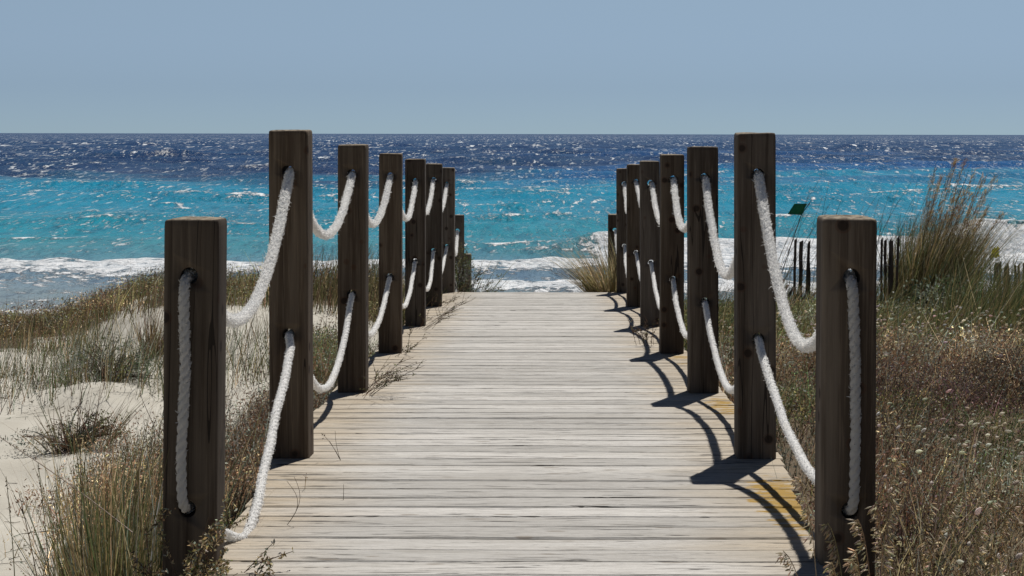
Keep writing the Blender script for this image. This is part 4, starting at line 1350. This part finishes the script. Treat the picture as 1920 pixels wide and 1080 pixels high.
def cloth_flag(name, corners, mat, parent, nx=10, ny=8, wave=.012, thick=.0012, notch=0.):
    A, B, Cc, Dd = [np.array(c) for c in corners]        # bottom-left, bottom-right, top-right, top-left
    V = []
    for s_ in (-1, 1):
        for j in range(ny + 1):
            for i in range(nx + 1):
                u, w = i / nx, j / ny
                p = (A * (1 - u) + B * u) * (1 - w) + (Dd * (1 - u) + Cc * u) * w
                p = p + np.array([0, wave * math.sin(u * 5 + w * 2) * (1 - u) + s_ * thick, 0])
                if notch: p = p + np.array([notch * math.sin(w * 17) * (1 - u), 0, notch * math.sin(u * 13) * (1 if j in (0, ny) else 0)])
                V.append(p)
    n = (nx + 1) * (ny + 1)
    Q = []
    for s_ in (0, 1):
        for j in range(ny):
            for i in range(nx):
                a = s_ * n + j * (nx + 1) + i
                f = (a, a + 1, a + nx + 2, a + nx + 1)
                Q.append(f if s_ == 0 else f[::-1])
    edge = [j * (nx + 1) for j in range(ny + 1)], [j * (nx + 1) + nx for j in range(ny + 1)], list(range(nx + 1)), [ny * (nx + 1) + i for i in range(nx + 1)]
    for e in edge:
        for a, b in zip(e[:-1], e[1:]): Q.append((a, b, b + n, a + n))
    V = np.array(V) - np.array(parent.location)
    return make_mesh(name, V, Q, mat, parent, True)


def build_flags():
    d = 19.
    foot = at(1466, 480, d); top = at(1519, 379, d)
    gx, gy = foot[0], d
    b0 = np.array([gx - .18, d, gz(gx - .18, d)])
    root = empty('beach_flag', tuple(map(float, b0)), 'small dark green flag on a thin leaning cane, over the turquoise water', 'flag')
    wire_mesh('cane', [b0, b0 * .5 + at(1503, 402, d) * .5, at(1503, 402, d), top], .006, root, M_STAKE)
    cloth_flag('flag_cloth', [at(1477, 401, d), at(1503, 402, d), at(1514, 381, d), at(1490, 381, d)], M_GREEN, root)
    d = 20.5
    b0 = np.array([(1860 - VX) * d / F, d, 0]); b0[2] = gz(b0[0], d)
    root = empty('marker_flag', tuple(map(float, b0)), 'small ragged yellow marker on a thin stick in front of the white surf', 'flag')
    wire_mesh('stick', [b0, at(1857, 488, d), at(1857, 462, d)], .006, root, M_STAKE)
    cloth_flag('flag_cloth', [at(1874, 481, d), at(1857, 482, d), at(1861, 464, d), at(1874, 461, d)], M_YELLOW, root, 6, 6, .01, .002, .012)


# ------------------------------------------------------------------ light, sky, camera
def build_light():
    to_sun = Vector((.202, .515, 1.125)).normalized()
    el = math.asin(to_sun.z); az = math.atan2(to_sun.x, to_sun.y)
    w = bpy.data.worlds.new('World'); scene.world = w; w.use_nodes = True
    nt = w.node_tree; nt.nodes.clear()
    sky = nt.nodes.new('ShaderNodeTexSky'); sky.sky_type = 'NISHITA'; sky.sun_disc = False
    sky.sun_elevation = el; sky.sun_rotation = az
    sky.altitude = 0; sky.air_density = .3; sky.dust_density = 0; sky.ozone_density = 3
    bg = nt.nodes.new('ShaderNodeBackground'); bg.inputs[1].default_value = .057
    out = nt.nodes.new('ShaderNodeOutputWorld')
    # sky gain by elevation: low band brightened, high sky left dark to deepen shadows
    tc = nt.nodes.new('ShaderNodeTexCoord'); sx = nt.nodes.new('ShaderNodeSeparateXYZ'); nt.links.new(tc.outputs['Generated'], sx.inputs[0])
    cr = nt.nodes.new('ShaderNodeValToRGB'); cr.color_ramp.interpolation = 'LINEAR'
    pts = [(0, (1.08, 1.03, .955)), (.026, (1.43, 1.25, 1.065)), (.05, (1.99, 1.65, 1.285)), (.078, (2.58, 2.08, 1.50)), (.16, (2.4, 2.0, 1.46)), (.30, (1.5, 1.3, 1.15)), (.55, (1, 1, 1))]
    els = cr.color_ramp.elements
    while len(els) < len(pts): els.new(.5)
    for e, (p, c) in zip(els, pts): e.position = p; e.color = (*[k / 3 for k in c], 1)
    nt.links.new(sx.outputs[2], cr.inputs[0])
    mx = nt.nodes.new('ShaderNodeVectorMath'); mx.operation = 'MULTIPLY'; m3 = nt.nodes.new('ShaderNodeVectorMath'); m3.operation = 'SCALE'; m3.inputs['Scale'].default_value = 3
    nt.links.new(sky.outputs[0], mx.inputs[0]); nt.links.new(cr.outputs[0], mx.inputs[1]); nt.links.new(mx.outputs[0], m3.inputs[0])
    nt.links.new(m3.outputs[0], bg.inputs[0]); nt.links.new(bg.outputs[0], out.inputs[0])
    s = bpy.data.lights.new('sun', 'SUN'); s.energy = 4.7; s.angle = math.radians(.53); s.color = (1, .965, .91)
    o = bpy.data.objects.new('sun', s); COL.objects.link(o)
    o.rotation_euler = to_sun.to_track_quat('Z', 'Y').to_euler()


def build_camera():
    cd = bpy.data.cameras.new('camera'); cam = bpy.data.objects.new('camera', cd); COL.objects.link(cam)
    cam.location = (0, 0, HW)
    cam.rotation_mode = 'QUATERNION'
    from mathutils import Euler, Matrix
    R = Euler((math.pi / 2, 0, 0)).to_matrix() @ Matrix.Rotation(.0018, 3, 'Z')
    cam.rotation_quaternion = R.to_quaternion()
    cd.sensor_width = 36; cd.lens = F / 1920 * 36
    cd.shift_x = -(VX - 960) / 1920; cd.shift_y = -(540 - HOR) / 1920
    cd.clip_start = .1; cd.clip_end = 60000
    scene.camera = cam


build_ground(); build_sea(); build_deck(); build_posts(); build_ropes(); build_plants(); build_fences(); build_flags()
build_light(); build_camera()
scene.view_settings.view_transform = 'Standard'; scene.view_settings.look = 'None'
scene.view_settings.exposure = 0; scene.view_settings.gamma = 1
scene.render.engine = 'CYCLES'
scene.cycles.max_bounces = 6; scene.cycles.sample_clamp_direct = 40; scene.cycles.sample_clamp_indirect = 8; scene.cycles.transparent_max_bounces = 4
scene.cycles.use_denoising = True
